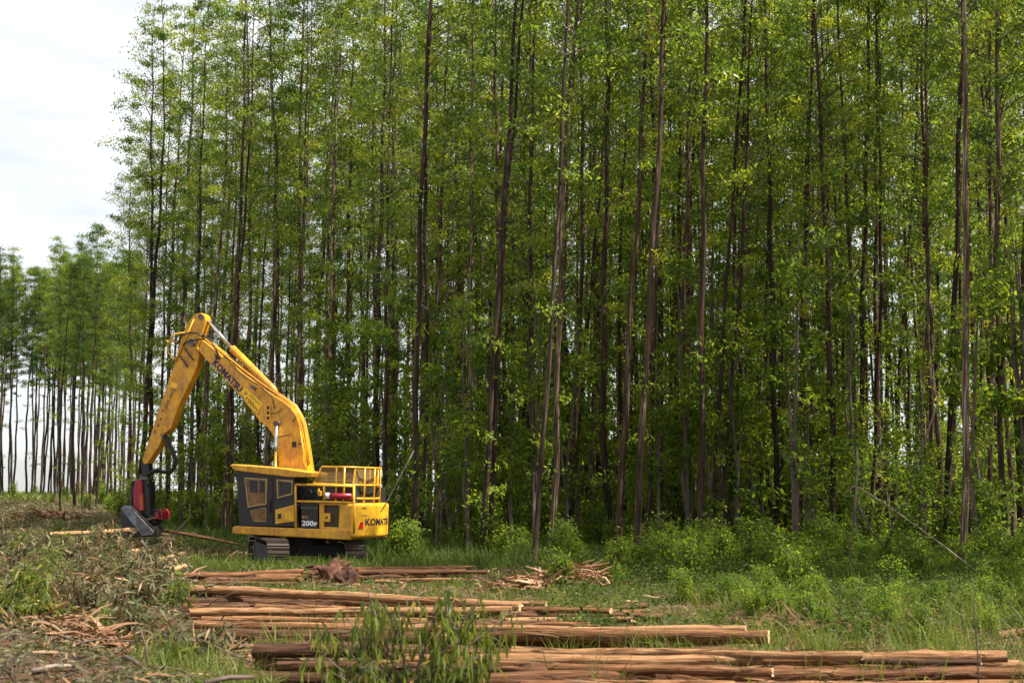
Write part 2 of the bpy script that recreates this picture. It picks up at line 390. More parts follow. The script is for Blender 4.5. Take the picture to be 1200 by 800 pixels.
EDGE_LABELS = [
 'slender eucalyptus with a thin pale pole leaning on it beside the counterweight',
 'thick twin stemmed eucalyptus behind the end of the low log row',
 'thin eucalyptus close behind the thick twin stems by the low log row',
 'thin eucalyptus standing forward in grass behind the low bark scatter heap',
 'leaning streaked eucalyptus just behind the large bark heap',
 'thin eucalyptus set back behind the large bark heap',
 'straight eucalyptus between the large bark heap and the dark weeds',
 'thick dark eucalyptus rising out of the weeds beside the large bark heap',
 'thin eucalyptus close beside the thick dark one in the weeds',
 'straight eucalyptus set back behind the weeds past the bark heap',
 'thin dark eucalyptus half hidden behind the weeds past the bark heap',
 'dark upright eucalyptus close beside twin stems behind the thick log',
 'twin stemmed eucalyptus next to a dark upright trunk behind the thick log',
 'thin eucalyptus just past the twin stems behind the thick log',
 'dark eucalyptus in grass between the twin stems and the snapped sapling',
 'thin eucalyptus set back between the twin stems and the snapped sapling',
 'twin stemmed dark eucalyptus right behind the snapped dead sapling',
 'thin eucalyptus set back beside the snapped dead sapling',
 'thin eucalyptus behind the leaning grey pole',
 'dark eucalyptus behind the bent down top of the snapped sapling',
 'eucalyptus standing in weeds where the bent sapling top ends',
 'straight eucalyptus set just behind where the bent sapling top ends',
 'dark eucalyptus in weeds beyond the lone log end']
placed = []
for i, (bx, by, tx, ty, w, k) in enumerate(front):
    p = at_z(bx, by); q = at_y(tx, ty, p.y)
    lean = math.atan2(q.x - p.x, q.z)
    tw = k == 't'
    var = TWINS[i % 2] if tw else FRONT[i % 3]
    wid = w * p.y / FPX / (.16 * 2 * 1.18)
    lb = (EDGE_LABELS[i], 'eucalyptus along the clearing edge') if i < len(EDGE_LABELS) else (('slender eucalyptus in the front row behind the excavator', 'front row behind the excavator') if not tw else ('pale twin stemmed eucalyptus behind the excavator cab', 'front row behind the excavator'))
    wid *= .78 if tw else 1
    rz = 0.0 if tw else tree_rng.uniform(0, 6.28)
    put_tree(var, p.x, p.y, rz + (.15 if i % 2 else -.15), lb[0], lb[1], (lean, R(tree_rng.uniform(-.6, .6))), (1.0 if bx > 400 else 1.1) + tree_rng.uniform(-.03, .06), wid)
    placed.append((p.x, p.y))
# corner of the stand, leafy low down, standing against the sky
for i, (bx, by, ht) in enumerate([(178, 618, 1.10), (160, 618, 1.08), (196, 616, 1.12), (149, 613, .86), (134, 607, .66), (116, 603, .70)]):
    p = at_z(bx, by)
    put_tree(EDGE[i % 2], p.x, p.y, tree_rng.uniform(0, 6), *LBL_COR, lean=(R(tree_rng.uniform(-.6, 1)), 0), hs=ht, w=1.0)
    placed.append((p.x, p.y))
def edge_y(x):
    return float(np.interp(x, [-25, -15.7, -9, -5.5, -3.4, -1, 5, 10, 14, 20], [95, 81, 70, 60, 55, 53, 53, 50, 46, 42]))
def far_y(x):
    return float(np.interp(x, [-25, -16, -8, -2, 6, 40], [118, 112, 106, 96, 90, 90]))
cnt = 0
yy = 44.0; row = 0
while yy < 120:
    xx = -34.0 + (row % 2) * 1.2
    while xx < 40:
        x = xx + tree_rng.uniform(-.5, .5); y = yy + tree_rng.uniform(-.6, .6)
        xx += 3.05
        if y < edge_y(x) + 1.0 or y > far_y(x): continue
        if abs(x) > .36 * y + 1.5: continue
        if x < -.262 * y: continue
        if any((x - a) ** 2 + (y - b) ** 2 < 2.2 for a, b in placed): continue
        dz = y - edge_y(x)
        row_w = 'in the first rows' if dz < 9 else ('several rows deep' if dz < 24 else 'far back in the shade')
        wh = where(x, y)
        put_tree(TREES[tree_rng.randrange(6)], x, y, tree_rng.uniform(0, 6.28), 'thin straight eucalyptus ' + row_w + ' ' + wh, 'eucalyptus ' + row_w + ' ' + wh,
                 lean=(R(tree_rng.gauss(.5, .9)), R(tree_rng.gauss(0, .8))), hs=tree_rng.uniform(.86, 1.06), w=tree_rng.uniform(.62, 1.05))
        cnt += 1
    yy += 3.6; row += 1
# trees that carry the stand on past the frame, towards the sun
for x, y in [(16.5, 40), (19, 37), (21, 42), (18.5, 44), (22, 47), (24, 39), (20.5, 51), (25, 44), (23.5, 52), (27, 49), (15.5, 34.5), (19, 32), (23, 30.5), (17.5, 37), (26, 33)]:
    put_tree(TREES[tree_rng.randrange(6)], x, y, tree_rng.uniform(0, 6.28), *LBL_IN, hs=tree_rng.uniform(.9, 1.0))
# distant strip
nf = 0
for y in (128, 138, 150, 163, 176, 180, 184, 189):
    x0, x1 = -.375 * y, -.30 * y
    if y >= 170: x1 = -.265 * y
    elif y < 170: x0, x1 = -.315 * y, -.268 * y
    x = x0
    while x < x1:
        put_tree(FAR[tree_rng.randrange(2)], x + tree_rng.uniform(-.7, .7), y + tree_rng.uniform(-1.5, 1.5), tree_rng.uniform(0, 6.28), *LBL_FAR,
                 lean=(R(tree_rng.gauss(0, .8)), 0), hs=tree_rng.uniform(.80, .93) if y > 160 else tree_rng.uniform(.66, .80), w=tree_rng.uniform(.8, 1.2))
        x += 1.6; nf += 1
brg = rs(19); TV_, TF_, LV_, LF_, LT_ = [], [], [], [], []; nv = 0
for k in range(190):
    y = brg.uniform(72, 128); x = brg.uniform(-.06, .37) * y; H_ = brg.uniform(27, 33); r_ = brg.uniform(.08, .15); ln = brg.normal(0, .012, 2)
    hs_ = np.linspace(-.2, H_, 7); an = np.arange(6) / 6 * 6.283
    for h in hs_:
        q = r_ * (1 - .9 * max(h, 0) / H_); TV_.append(np.stack([x + ln[0] * h + .12 * math.sin(h * .3 + k) + np.cos(an) * q, y + ln[1] * h + np.sin(an) * q, np.full(6, h + zg1(x, y))], 1))
    for i in range(6):
        for j in range(6): TF_.append((nv + i * 6 + j, nv + i * 6 + (j + 1) % 6, nv + (i + 1) * 6 + (j + 1) % 6, nv + (i + 1) * 6 + j))
    nv += 42
    nc_ = 42; cz = brg.uniform(5, H_, nc_); ca = brg.uniform(0, 6.28, nc_); cr = brg.uniform(.3, 1.8, nc_) * np.minimum(1, (H_ - cz + 1) / 6)
    cc = np.stack([x + ln[0] * cz + np.cos(ca) * cr, y + ln[1] * cz + np.sin(ca) * cr, cz], 1); ii_ = brg.randint(0, nc_, 1300)
    C = cc[ii_] + brg.normal(0, .27, (1300, 3)) * [1, 1, .6]; L = brg.uniform(.2, .34, 1300)
    V, F = leaf_geo(C, brg.normal(0, .6, (1300, 3)) + [0, 0, -.4], brg.normal(0, 1, (1300, 3)), L, L * .36)
    LF_.append(F + 4 * 1300 * k); LV_.append(V); LT_.append(np.clip(brg.normal(.45, .15, nc_)[ii_] + brg.normal(0, .12, 1300), 0, 1))
bw = empty('background_wood', (10, 100, 0)); bw['kind'] = 'stuff'
for nm, me in (('trunks', mesh_arrays('trunks', np.concatenate(TV_) - [10, 100, 0], np.array(TF_), M['bark'], smooth=True)), ('foliage', mesh_arrays('foliage', np.concatenate(LV_) - [10, 100, 0], np.concatenate(LF_), M['leaf'], np.concatenate(LT_)))):
    link(nm, me, bw)['kind'] = 'stuff'
set_props(bw, 'dense mass of eucalyptus far back in the plantation', 'wood')
print('trees', len(front), cnt, nf)

# ------------------------------------------------------------------ understorey
def gen_bush(seed, H, nst, nleaf, leaf=(.11, .2), wr=.42, spread=.6, bare=.15, mat='shrub'):
    rng = rs(seed); st = MB(); CC, TT = [], []
    for s in range(nst):
        az = rng.uniform(0, 6.28); tilt = rng.uniform(.05, .5) * spread; h = H * rng.uniform(.6, 1)
        pts = [np.array([.06 * math.cos(az), .06 * math.sin(az), -.05])]
        for t in (.33, .66, 1.0):
            pts.append(np.array([math.cos(az) * tilt * h * t ** 1.3, math.sin(az) * tilt * h * t ** 1.3, h * t]) + rng.normal(0, .05 * h * .3, 3))
        st.tube(pts, [.006 * H + .008, .005 * H + .006, .004 * H + .003, .004], 4, cap=False)
        for j in range(9):
            t = rng.uniform(bare, 1); k = min(2, int(t * 3)); f = t * 3 - k; q = pts[k] * (1 - f) + pts[k + 1] * f
            az2 = rng.uniform(0, 6.28); rad = rng.uniform(.1, .42) * min(1.3, .4 + H * .22)
            e = q + np.array([math.cos(az2) * rad, math.sin(az2) * rad, rad * .3])
            st.tube([q, e], [.006, .003], 3, cap=False); CC.append(e); TT.append(rng.normal(.5, .18))
    CC = np.array(CC); TT = np.array(TT); idx = rng.randint(0, len(CC), nleaf)
    C = CC[idx] + rng.normal(0, .13, (nleaf, 3)); C[:, 2] = np.maximum(C[:, 2], .03)
    D = rng.normal(0, .8, (nleaf, 3)) + np.array([0, 0, -.15]); N = rng.normal(0, .5, (nleaf, 3)) + np.array([0, 0, 1])
    L = rng.uniform(*leaf, nleaf); V, F = leaf_geo(C, D, N, L, L * rng.uniform(wr * .8, wr * 1.2, nleaf))
    return st.mesh('stems', M['twig']), mesh_arrays('foliage', V, F, M[mat], np.clip(TT[idx] + rng.normal(0, .13, nleaf), 0, 1))
BUSH = [gen_bush(200 + i, 1.7, 7, 900) for i in range(4)]
POLE = [gen_bush(220 + i, 6.5, 2, 800, leaf=(.12, .22), spread=.12, bare=.25) for i in range(3)]
def put_bush(var, name, x, y, s, label, cat, group, sz=1.0):
    r = empty(name, (x, y, zg1(x, y)), (0, 0, tree_rng.uniform(0, 6.28))); r.scale = (s, s, s * sz)
    for nm, me in zip(('stems', 'foliage'), var): link(nm, me, r)['kind'] = 'stuff'
    return set_props(r, label, cat, group)
brng = random.Random(77)
nb_ = 0
while nb_ < 120:
    x = brng.uniform(-26, 26); y = edge_y(x) + brng.choice([brng.uniform(-3.5, 2), brng.uniform(0, 12), brng.uniform(3, 28)])
    if abs(x) > .37 * y or x < -.27 * y: continue
    if -10.5 < x < -2.6 and y < 50.5: continue
    s = brng.uniform(.6, 1.7) * (1 if y > edge_y(x) else .6)
    put_bush(BUSH[nb_ % 4], 'understorey_shrub', x, y, s, 'leafy green understorey shrub among trunks ' + where(x, y), 'shrub', 'understorey shrubs ' + where(x, y), brng.uniform(.8, 1.3)); nb_ += 1
nb_ = 0
while nb_ < 70:
    y = brng.uniform(66, 103); x = brng.uniform(-.02, .365) * y
    put_bush(BUSH[nb_ % 4], 'understorey_shrub', x, y, brng.uniform(1.6, 3.2), 'tall leafy shrub deep in the shade of the plantation', 'shrub', 'tall shrubs deep in the plantation', brng.uniform(1.0, 1.5)); nb_ += 1
nb_ = 0
while nb_ < 130:
    y = brng.uniform(33, 55); x = brng.uniform(-.09, .37) * y
    if x < .03 * y and y < 47: continue
    if y > edge_y(x) + 2: continue
    put_bush(BUSH[nb_ % 4], 'low_shrub', x, y, brng.uniform(.35, .95), 'low leafy shrub among the weeds before the trunks ' + where(x, y), 'shrub', 'low shrubs before the trunks ' + where(x, y), brng.uniform(.7, 1.2)); nb_ += 1
for k in range(120):
    y = brng.uniform(22.5, 39); x = brng.uniform(.11, .37) * y
    if y < 27 and x / y < .2: continue
    put_bush(BUSH[k % 4], 'weed_clump', x, y, brng.uniform(.14, .45), 'small leafy weed clump in the open grass between the logs and the shrubs', 'weed', 'weed clumps by the logs', brng.uniform(.7, 1.2))
nb_ = 0
while nb_ < 175:
    x = brng.uniform(-22, 26); y = edge_y(x) + (brng.uniform(-1.5, 9) if nb_ % 2 else brng.uniform(1, 26))
    if abs(x) > .37 * y or x < -.26 * y: continue
    put_bush(POLE[nb_ % 3], 'sapling', x, y, brng.uniform(.6, 1.9), 'thin sapling with bright green leaves between trunks ' + where(x, y), 'sapling', 'saplings ' + where(x, y)); nb_ += 1

for i, (px, py) in enumerate([(100, 606), (118, 604), (130, 608), (140, 612), (92, 598), (150, 610), (110, 598), (75, 600), (160, 616), (125, 598), (60, 603), (40, 598), (140, 600), (170, 614), (184, 616), (15, 600)]):
    p = at_z(px, py); put_bush(BUSH[i % 4], 'scrub_bush', p.x, p.y, brng.uniform(.7, 1.5), 'small green bush on the felled ground before the corner of the stand', 'bush', 'bushes on the far felled ground', brng.uniform(.7, 1.1))

# ------------------------------------------------------------------ the excavator
YEL = plain('yellow_paint', (.76, .385, .012), .38, dirt=(.46, .21, .02), dscale=2.6, damt=.2)
YEL2 = plain('bright_yellow_paint', (.80, .43, .012), .36, dirt=(.50, .25, .02), dscale=2.0, damt=.25)
worn(YEL, (.16, .075, .022), .65); worn(YEL2, (.30, .14, .025), .45)
BLK = plain('black_paint', (.006, .0065, .010), .42, dirt=(.016, .013, .010))
DRK = plain('dark_recess', (.014, .011, .010), .7)  # near-black for engine house, undercarriage, track frames and door edge
MUD = plain('muddy_steel', (.045, .04, .034), .75, .2, dirt=(.05, .026, .015), dscale=4, damt=.1)
STEEL = plain('worn_steel', (.16, .155, .15), .45, .6, dirt=(.07, .05, .035), dscale=5)
CHROME = plain('chrome_rod', (.72, .74, .76), .18, 1.0, dirt=(.55, .55, .55))
RUB = plain('rubber_hose', (.012, .012, .013), .5)
RED = plain('red_paint', (.27, .008, .02), .38, dirt=(.2, .01, .015))
NAVY = plain('navy_lettering', (.012, .008, .06), .5, dirt=(.012, .008, .06))
INK = plain('black_lettering', (.015, .013, .02), .5, dirt=(.015, .013, .02))
BROWN = plain('brown_lettering', (.10, .05, .008), .5, dirt=(.10, .05, .008))
WHITE = plain('white_lettering', (.78, .80, .86), .5, dirt=(.7, .7, .75))
DECAL = plain('yellow_decal', (.85, .52, .01), .4, dirt=(.8, .48, .01))
AMBER = plain('amber_glazing', (.23, .115, .028), .12, dirt=(.07, .035, .012), dscale=2.6, damt=.1)  # brown mottling paints reflections and the dark see-through look into the panes
TAN = plain('tan_gasket', (.34, .22, .08), .5)
SAW = plain('blue_grey_steel', (.20, .23, .30), .35, .5, dirt=(.10, .10, .12), dscale=4)
TAIL = plain('red_lens', (.55, .01, .008), .2)

EX = Vector((0, 0, 0)); _p = at_z(357, 664); EX.x, EX.y = _p.x, _p.y; EX.z = 0
ex = empty('forestry_excavator', EX)
EXM = Matrix.Translation(EX) @ Matrix.Rotation(R(160), 4, 'Z') @ Matrix.Rotation(R(-1.7), 4, 'Y')
ex.matrix_world = EXM
EXI = EXM.inverted()
def P(px, py, v):
    """a point of the machine seen at a photo position, on its lengthwise plane v -> (u, z)"""
    o = EXI @ Vector((0, 0, CAM_H)); d = EXI.to_3x3() @ ray(px, py)
    t = (v - o.y) / d.y; q = o + d * t
    return (q.x, q.z)
def P3(px, py, v): u, z = P(px, py, v); return Vector((u, v, z))
def poly(pts, v): return [P(a, b_, v) for a, b_ in pts]

def text_mesh(body, mat, bold=.0):
    c = bpy.data.curves.new('t', 'FONT'); c.body = body; c.size = 1; c.offset = bold; c.extrude = 0.0; c.resolution_u = 3
    o = bpy.data.objects.new('t', c); COL.objects.link(o)
    dg = bpy.context.evaluated_depsgraph_get(); dg.update()
    me = bpy.data.meshes.new_from_object(o.evaluated_get(dg)); bpy.data.objects.remove(o)
    me.materials.clear(); me.materials.append(mat)
    co = np.array([v.co for v in me.vertices]); co[:, :2] -= co[:, :2].min(0); co[:, :2] /= co[:, :2].max(0)
    return me, co                                        # unit box
def lettering(name, body, mat, p0, p1, height, parent, nrm=(0, 1, 0), bold=.02, slant=0):
    me, co = text_mesh(body, mat, bold)
    p0, p1 = Vector(p0), Vector(p1); x = (p1 - p0); nn = Vector(nrm); y = nn.cross(x.normalized()).normalized()
    for i, v in enumerate(me.vertices):
        v.co = p0 + x * float(co[i, 0]) + y * (height * float(co[i, 1])) + nn * .006 + x.normalized() * (slant * height * float(co[i, 1]))
    me.update(); return link(name, me, parent)

# undercarriage, turned under the upper works
TA = R(-52)
def trk(p): c, s_ = math.cos(TA), math.sin(TA); return Vector((p[0] * c - p[1] * s_, p[0] * s_ + p[1] * c, p[2] if len(p) > 2 else 0))
uc = MB(); uc.vprism([trk(p)[:2] for p in [(-1.0, -1.0), (1.0, -1.0), (.6, -.3), (.6, .3), (1.0, 1.0), (-1.0, 1.0), (-.6, .3), (-.6, -.3)]], .38, .72)
uc.tube([(0, 0, .7), (0, 0, .98)], .62, 20)
uc.build('undercarriage', DRK, ex)
for s_ in (-1, 1):
    oy = s_ * 1.19
    tr = MB(); prof = []
    for k in range(13): a = R(-90 + 15 * k); prof.append((1.72 + .36 * math.cos(a), .46 + .36 * math.sin(a)))
    for k in range(13): a = R(90 + 15 * k); prof.append((-1.72 + .36 * math.cos(a), .46 + .36 * math.sin(a)))
    fr = MB(); n_ = 8
    fr.vprism([trk(p)[:2] for p in [(-1.5, oy - .2), (1.5, oy - .2), (1.5, oy + .2), (-1.5, oy + .2)]], .22, .72)
    track = fr.build('track', DRK, ex)
    # shoes all round the loop
    pts = prof + [prof[0]]; seg = []; 
    for a, b_ in zip(pts, pts[1:]): seg.append((a, b_, math.hypot(b_[0] - a[0], b_[1] - a[1])))
    tot = sum(q[2] for q in seg); N_ = 46; sh = MB()
    for k in range(N_):
        dd = (k + .5) / N_ * tot
        for a, b_, ln in seg:
            if dd <= ln: break
            dd -= ln
        f = dd / ln; c = (a[0] + (b_[0] - a[0]) * f, a[1] + (b_[1] - a[1]) * f); tx, tz = (b_[0] - a[0]) / ln, (b_[1] - a[1]) / ln
        nx_, nz_ = tz, -tx
        for (w0, w1, h0_, h1_) in ((-.095, .095, .0, .035), (-.03, .0, .035, .075), (.05, .07, .035, .06)):
            vs = []
            for lat in (-.33, .33):
                for (aa, hh) in ((w0, h0_), (w1, h0_), (w1, h1_), (w0, h1_)):
                    vs.append(trk((c[0] + tx * aa + nx_ * (hh + .05), oy + lat, c[1] + tz * aa + nz_ * (hh + .05))))
            sh.add(vs, [(0, 1, 2, 3), (7, 6, 5, 4), (0, 4, 5, 1), (1, 5, 6, 2), (2, 6, 7, 3), (3, 7, 4, 0)])
    sh.build('track_shoes', MUD, track)
    for nm, x_, r_ in (('idler', 1.72, .34), ('sprocket', -1.72, .35)):
        MB().disc(trk((x_, oy, .46)), trk((0, 1, 0)), r_, .34, 18).disc(trk((x_, oy + s_ * .19, .46)), trk((0, 1, 0)), .13, .06, 12).build(nm, STEEL, track)
    for k in range(7): MB().disc(trk((-1.3 + k * .43, oy, .2)), trk((0, 1, 0)), .11, .4, 10).build('roller', STEEL, track)

# deck, cab, engine house
MB().prism(poly([(272, 617.3), (276, 616), (409, 621), (409, 632.5), (272, 625)], 1.36), 1.36, -1.36).build('deck', YEL, ex, bevel=.03)
cabp = [(276, 548), (345, 556), (345, 617.5), (280, 616.5)]
cab = MB().prism(poly(cabp, 1.30), 1.30, .42).build('cab', BLK, ex, bevel=.04)
MB().prism(poly([(269, 545), (272, 543.6), (330, 548.5), (366, 553.5), (364, 559), (338, 558.8), (275, 551)], 1.38), 1.38, .30).build('roof', YEL, cab, bevel=.025)
def window(name, pts, v, parent, framew=.045):
    pl = poly(pts, v); w = MB().prism(pl, v - .02, v + .012).build(name, AMBER, parent)
    n_ = len(pl)
    fm = MB()
    for i in range(n_):
        a, b_ = Vector(pl[i]), Vector(pl[(i + 1) % n_]); t = (b_ - a).normalized(); q = Vector((t.y, -t.x)) * framew / 2
        a2, b2 = a - t * framew / 2, b_ + t * framew / 2
        fm.prism([a2 + q, b2 + q, b2 - q, a2 - q], v + .005 + .001 * i, v + .03 + .001 * i)
    fm.build('frame', TAN, w); return w
w1 = window('window', [(287.5, 560), (313, 561.5), (312, 590), (291.5, 593.5)], 1.30, cab)
MB().prism(poly([(291.5, 562.5), (302, 563), (302, 577), (293, 576.5)], 1.315), 1.313, 1.318).build('inner_pane', BLK, w1)
MB().prism(poly([(304, 563), (310, 563.5), (310, 577), (304, 577)], 1.315), 1.313, 1.318).build('inner_pane', BLK, w1)
window('window', [(294, 598.5), (312, 594.5), (312, 610.5), (298, 610.5)], 1.30, cab, .02)
w3 = window('window', [(325, 562), (343, 563.5), (342.5, 578.5), (326, 583)], 1.30, cab)
MB().prism(poly([(327, 564), (341.5, 565.5), (341, 577), (328, 580.5)], 1.315), 1.313, 1.318).build('inner_pane', BLK, w3)
MB().tube([P3(316, 585, 1.33), P3(316, 600, 1.33)], .02, 6).build('handrail', BLK, cab)
MB().prism(poly([(318, 551), (320, 551), (320, 616), (318, 616)], 1.31), 1.29, 1.312).build('door_edge', DRK, cab)
sp = MB().prism(poly([(322.5, 597), (344.8, 591), (344.8, 610.5), (322.8, 614)], 1.335), 1.30, 1.34).build('side_panel', YEL2, ex, bevel=.012)
MB().prism(poly([(325.5, 602), (329.5, 601.4), (329.5, 607.2), (325.5, 607.6)], 1.342), 1.335, 1.347).build('fuel_cap', BLK, sp)
for k in range(5):
    a = 334.5 + k * 1.4
    MB().prism(poly([(a, 599), (a + .7, 598.8), (a + .7, 608), (a, 608.3)], 1.342), 1.335, 1.346).build('louvre', DECAL, sp)
house = MB().prism(poly([(346, 568), (414, 570.5), (414, 621), (346, 617)], 1.05), 1.05, -1.30).build('engine_house', DRK, ex)
MB().prism(poly([(345.5, 590), (350, 590), (350, 617.5), (345.5, 617.5)], 1.2), 1.05, 1.20).build('pillar', BLK, house)
pn = MB().prism(poly([(352.3, 589.5), (372.5, 590.3), (372.5, 619.5), (352.3, 618.5)], 1.2), 1.06, 1.20).build('number_panel', BLK, ex, bevel=.012)
MB().prism(poly([(352.8, 593.5), (372, 594.3), (372, 596), (352.8, 595.2)], 1.204), 1.20, 1.206).build('stripe', STEEL, pn)
lettering('lettering', 'PC', YEL, P3(354.5, 607.2, 1.2), P3(361.5, 607.5, 1.2), .085, pn)
lettering('lettering', '200', WHITE, P3(353.6, 615.6, 1.2), P3(367.6, 616.2, 1.2), .165, pn, bold=.035)
lettering('lettering', 'F', WHITE, P3(368.2, 616.2, 1.2), P3(371.6, 616.4, 1.2), .12, pn, bold=.03)
door = MB()
dv = 1.19
outer = [(374, 589.5), (412, 591), (412, 620.5), (374, 619.5)]
for bar in ([(374, 589.5), (379.5, 589.7), (379.5, 620), (374, 619.8)], [(406.5, 590.8), (412, 591), (412, 621), (406.5, 620.8)],
            [(379.5, 589.7), (406.5, 590.8), (406.5, 592.4), (379.5, 591.4)], [(379.5, 617), (406.5, 618), (406.5, 620.8), (379.5, 620)]):
    door.prism(poly(bar, dv), 1.06, dv)
door = door.build('engine_door', YEL, ex, bevel=.01)
MB().prism(poly([(379.5, 591.5), (406.5, 592.4), (406.5, 618), (379.5, 617)], 1.12), 1.07, 1.12).build('grille', plain('brown_mesh', (.05, .028, .012), .6), door)
MB().prism(poly([(379, 601), (386.8, 601.2), (386.8, 611.3), (379, 611)], 1.2), 1.12, 1.205).build('latch_plate', YEL2, door, bevel=.01)
MB().prism(poly([(381.6, 604.5), (383.8, 604.5), (383.8, 607.5), (381.6, 607.5)], 1.21), 1.2, 1.212).build('latch', BLK, door)
# tube guard frame
gv = 1.33
for nm, a, b_ in (('guard_post', (346.5, 567.5), (346.5, 619)), ('guard_post', (414.8, 569), (414.8, 625)), ('guard_rail', (346.5, 567.5), (414.8, 569.5)),
                  ('guard_rail', (346.5, 587), (414.8, 588.7)), ('guard_post', (380, 569), (380, 587))):
    MB().tube([P3(*a, gv), P3(*b_, gv)], .038, 8).build(nm, YEL2, ex, smooth=True)
rx = MB().tube([P3(380.5, 580.3, 1.2), P3(412, 581.6, 1.2)], .095, 14).build('extinguisher', RED, ex, smooth=True)
MB().tube([P3(380.3, 580.3, 1.2), P3(387, 580.6, 1.2)], .099, 14).build('label_band', WHITE, rx, smooth=True)
MB().box(P3(375, 578, 1.15), (.10, .1, .16)).box(P3(373.5, 574, 1.15), (.05, .08, .1)).build('filter_housing', YEL, ex, bevel=.02)
for k in range(3):
    MB().tube([P3(350 + k * 7, 585, 1.10), P3(352 + k * 7, 577, 1.12), P3(357 + k * 7, 574, 1.08), P3(362 + k * 6, 584, 1.1)], .022, 6).build('hose', RUB, ex, smooth=True)
# mesh guard over the engine
hood = MB()
A_, B_, C_, D_ = P3(367, 566, .95), P3(377.5, 546.5, .85), P3(416.5, 547.5, .85), P3(413.5, 568, .95)
A2, B2, C2, D2 = [Vector((q.x, -q.y * .8, q.z)) for q in (A_, B_, C_, D_)]
for a, b_ in ((A_, B_), (B_, C_), (C_, D_), (D_, A_), (A2, B2), (B2, C2), (C2, D2), (B_, B2), (C_, C2), (A_, A2), (D_, D2)): hood.tube([a, b_], .03, 6)
hood = hood.build('mesh_guard', YEL, ex)
wire = MB()
def screen(a, b_, c, d, n1, n2):
    for i in range(1, n1):
        t = i / n1; p, q = a.lerp(d, t), b_.lerp(c, t); wire.tube([p, q], .007, 3, False)
    for i in range(1, n2):
        t = i / n2; p, q = a.lerp(b_, t), d.lerp(c, t); wire.tube([p, q], .007, 3, False)
screen(A_, B_, C_, D_, 26, 13); screen(A2, B2, C2, D2, 26, 13); screen(B_, B2, C2, C_, 26, 26); screen(A_, A2, B2, B_, 13, 26); screen(D_, D2, C2, C_, 13, 26)
wire.build('wire_screen', TAN, hood)
eh = MB(); zt = P(400, 562, .6)[1]; zb = P(400, 572, .6)[1]
eh.vprism([(-.75, .7), (-1.9, .7), (-1.9, -.9), (-.75, -.9)], zb - .25, zt - .02); eh.build('engine_cover', plain('brown_cover', (.16, .085, .025), .6), ex, bevel=.05)
# counterweight round the tail
CWR = 2.60; z0, z1 = P(418, 630.5, 1.2)[1], P(418, 589.5, 1.2)[1]
cwp = []
fl = math.asin(1.27 / CWR)
for k in range(25):
    a = -fl + 2 * fl * k / 24; cwp.append((-CWR * math.cos(a), CWR * math.sin(a)))
cwp = [(-1.75, -1.27)] + cwp + [(-1.75, 1.27)]
cw = MB().vprism(cwp[::-1], z0, z1).build('counterweight', YEL2, ex, bevel=.10, seg=4)
me, co = text_mesh('KOMATSU', INK, .03)
cwh = P(440, 607.2, .6)[1] - P(440, 615.5, .6)[1]; czb = P(440, 615.8, .6)[1]
for i, v in enumerate(me.vertices):
    a = (0.5 - co[i, 0]) * 1.66 / CWR
    v.co = (-(CWR + .006) * math.cos(a), (CWR + .006) * math.sin(a), czb + cwh * co[i, 1])
me.update(); link('lettering', me, cw)
def cwq(a0, a1, zz0, zz1, r_, name, mat, taper=0):
    q = MB(); vs = []
    for rr in (CWR - .02, CWR + r_):
        for a, zz, tp in ((a0, zz0, 0), (a1, zz0, 0), (a1, zz1, 0), (a0 + taper, zz1, 0)): vs.append((-rr * math.cos(a), rr * math.sin(a), zz))
    q.add(vs, [(3, 2, 1, 0), (4, 5, 6, 7), (0, 1, 5, 4), (1, 2, 6, 5), (2, 3, 7, 6), (3, 0, 4, 7)]); return q.build(name, mat, cw)
zt_ = lambda py: P(425, py, 1.0)[1]
cwq(R(24.5), R(20.5), zt_(619), zt_(611.5), .02, 'tail_light', TAIL, -R(1.5))
cwq(R(22), R(17), zt_(604.5), zt_(603), .008, 'nameplate', TAN)
cwq(R(22), R(18), zt_(596), zt_(594.5), .008, 'decal', STEEL)
MB().box((-1.9, .55, z1 + .02), (.35, .2, .1)).build('lifting_lug', YEL, cw, bevel=.02)
MB().box((-1.95, -.45, z1 + .02), (.35, .2, .1)).build('lifting_lug', YEL, cw, bevel=.02)
# rear railing
zt0 = P(436, 548, .3)[1]; zm = P(436, 568.5, .3)[1]; zl = P(436, 584, .3)[1]
RR = 2.34; angs = [R(a) for a in (31, 14, 0, -14, -31)]
rp = [Vector((-RR * math.cos(a) + (.12 if abs(a) > .5 else 0), RR * math.sin(a), 0)) for a in angs]
rp = [Vector((-1.62, 1.2, 0))] + rp + [Vector((-1.62, -1.2, 0))]
for q in rp: MB().tube([q + Vector((0, 0, z1 - .05)), q + Vector((0, 0, zt0))], .03, 7).build('railing_post', YEL2, ex, smooth=True)
for zz in (zl, zm, zt0):
    MB().tube([q + Vector((0, 0, zz)) for q in rp], .03, 7).build('railing', YEL2, ex, smooth=True)
for q in ((-1.55, .2), (-1.75, -.3), (-1.5, -.8)):
    MB().tube([(q[0], q[1], z1 - .3), (q[0], q[1], z1 + .25)], .07, 10).build('filler_cap', STEEL, ex)

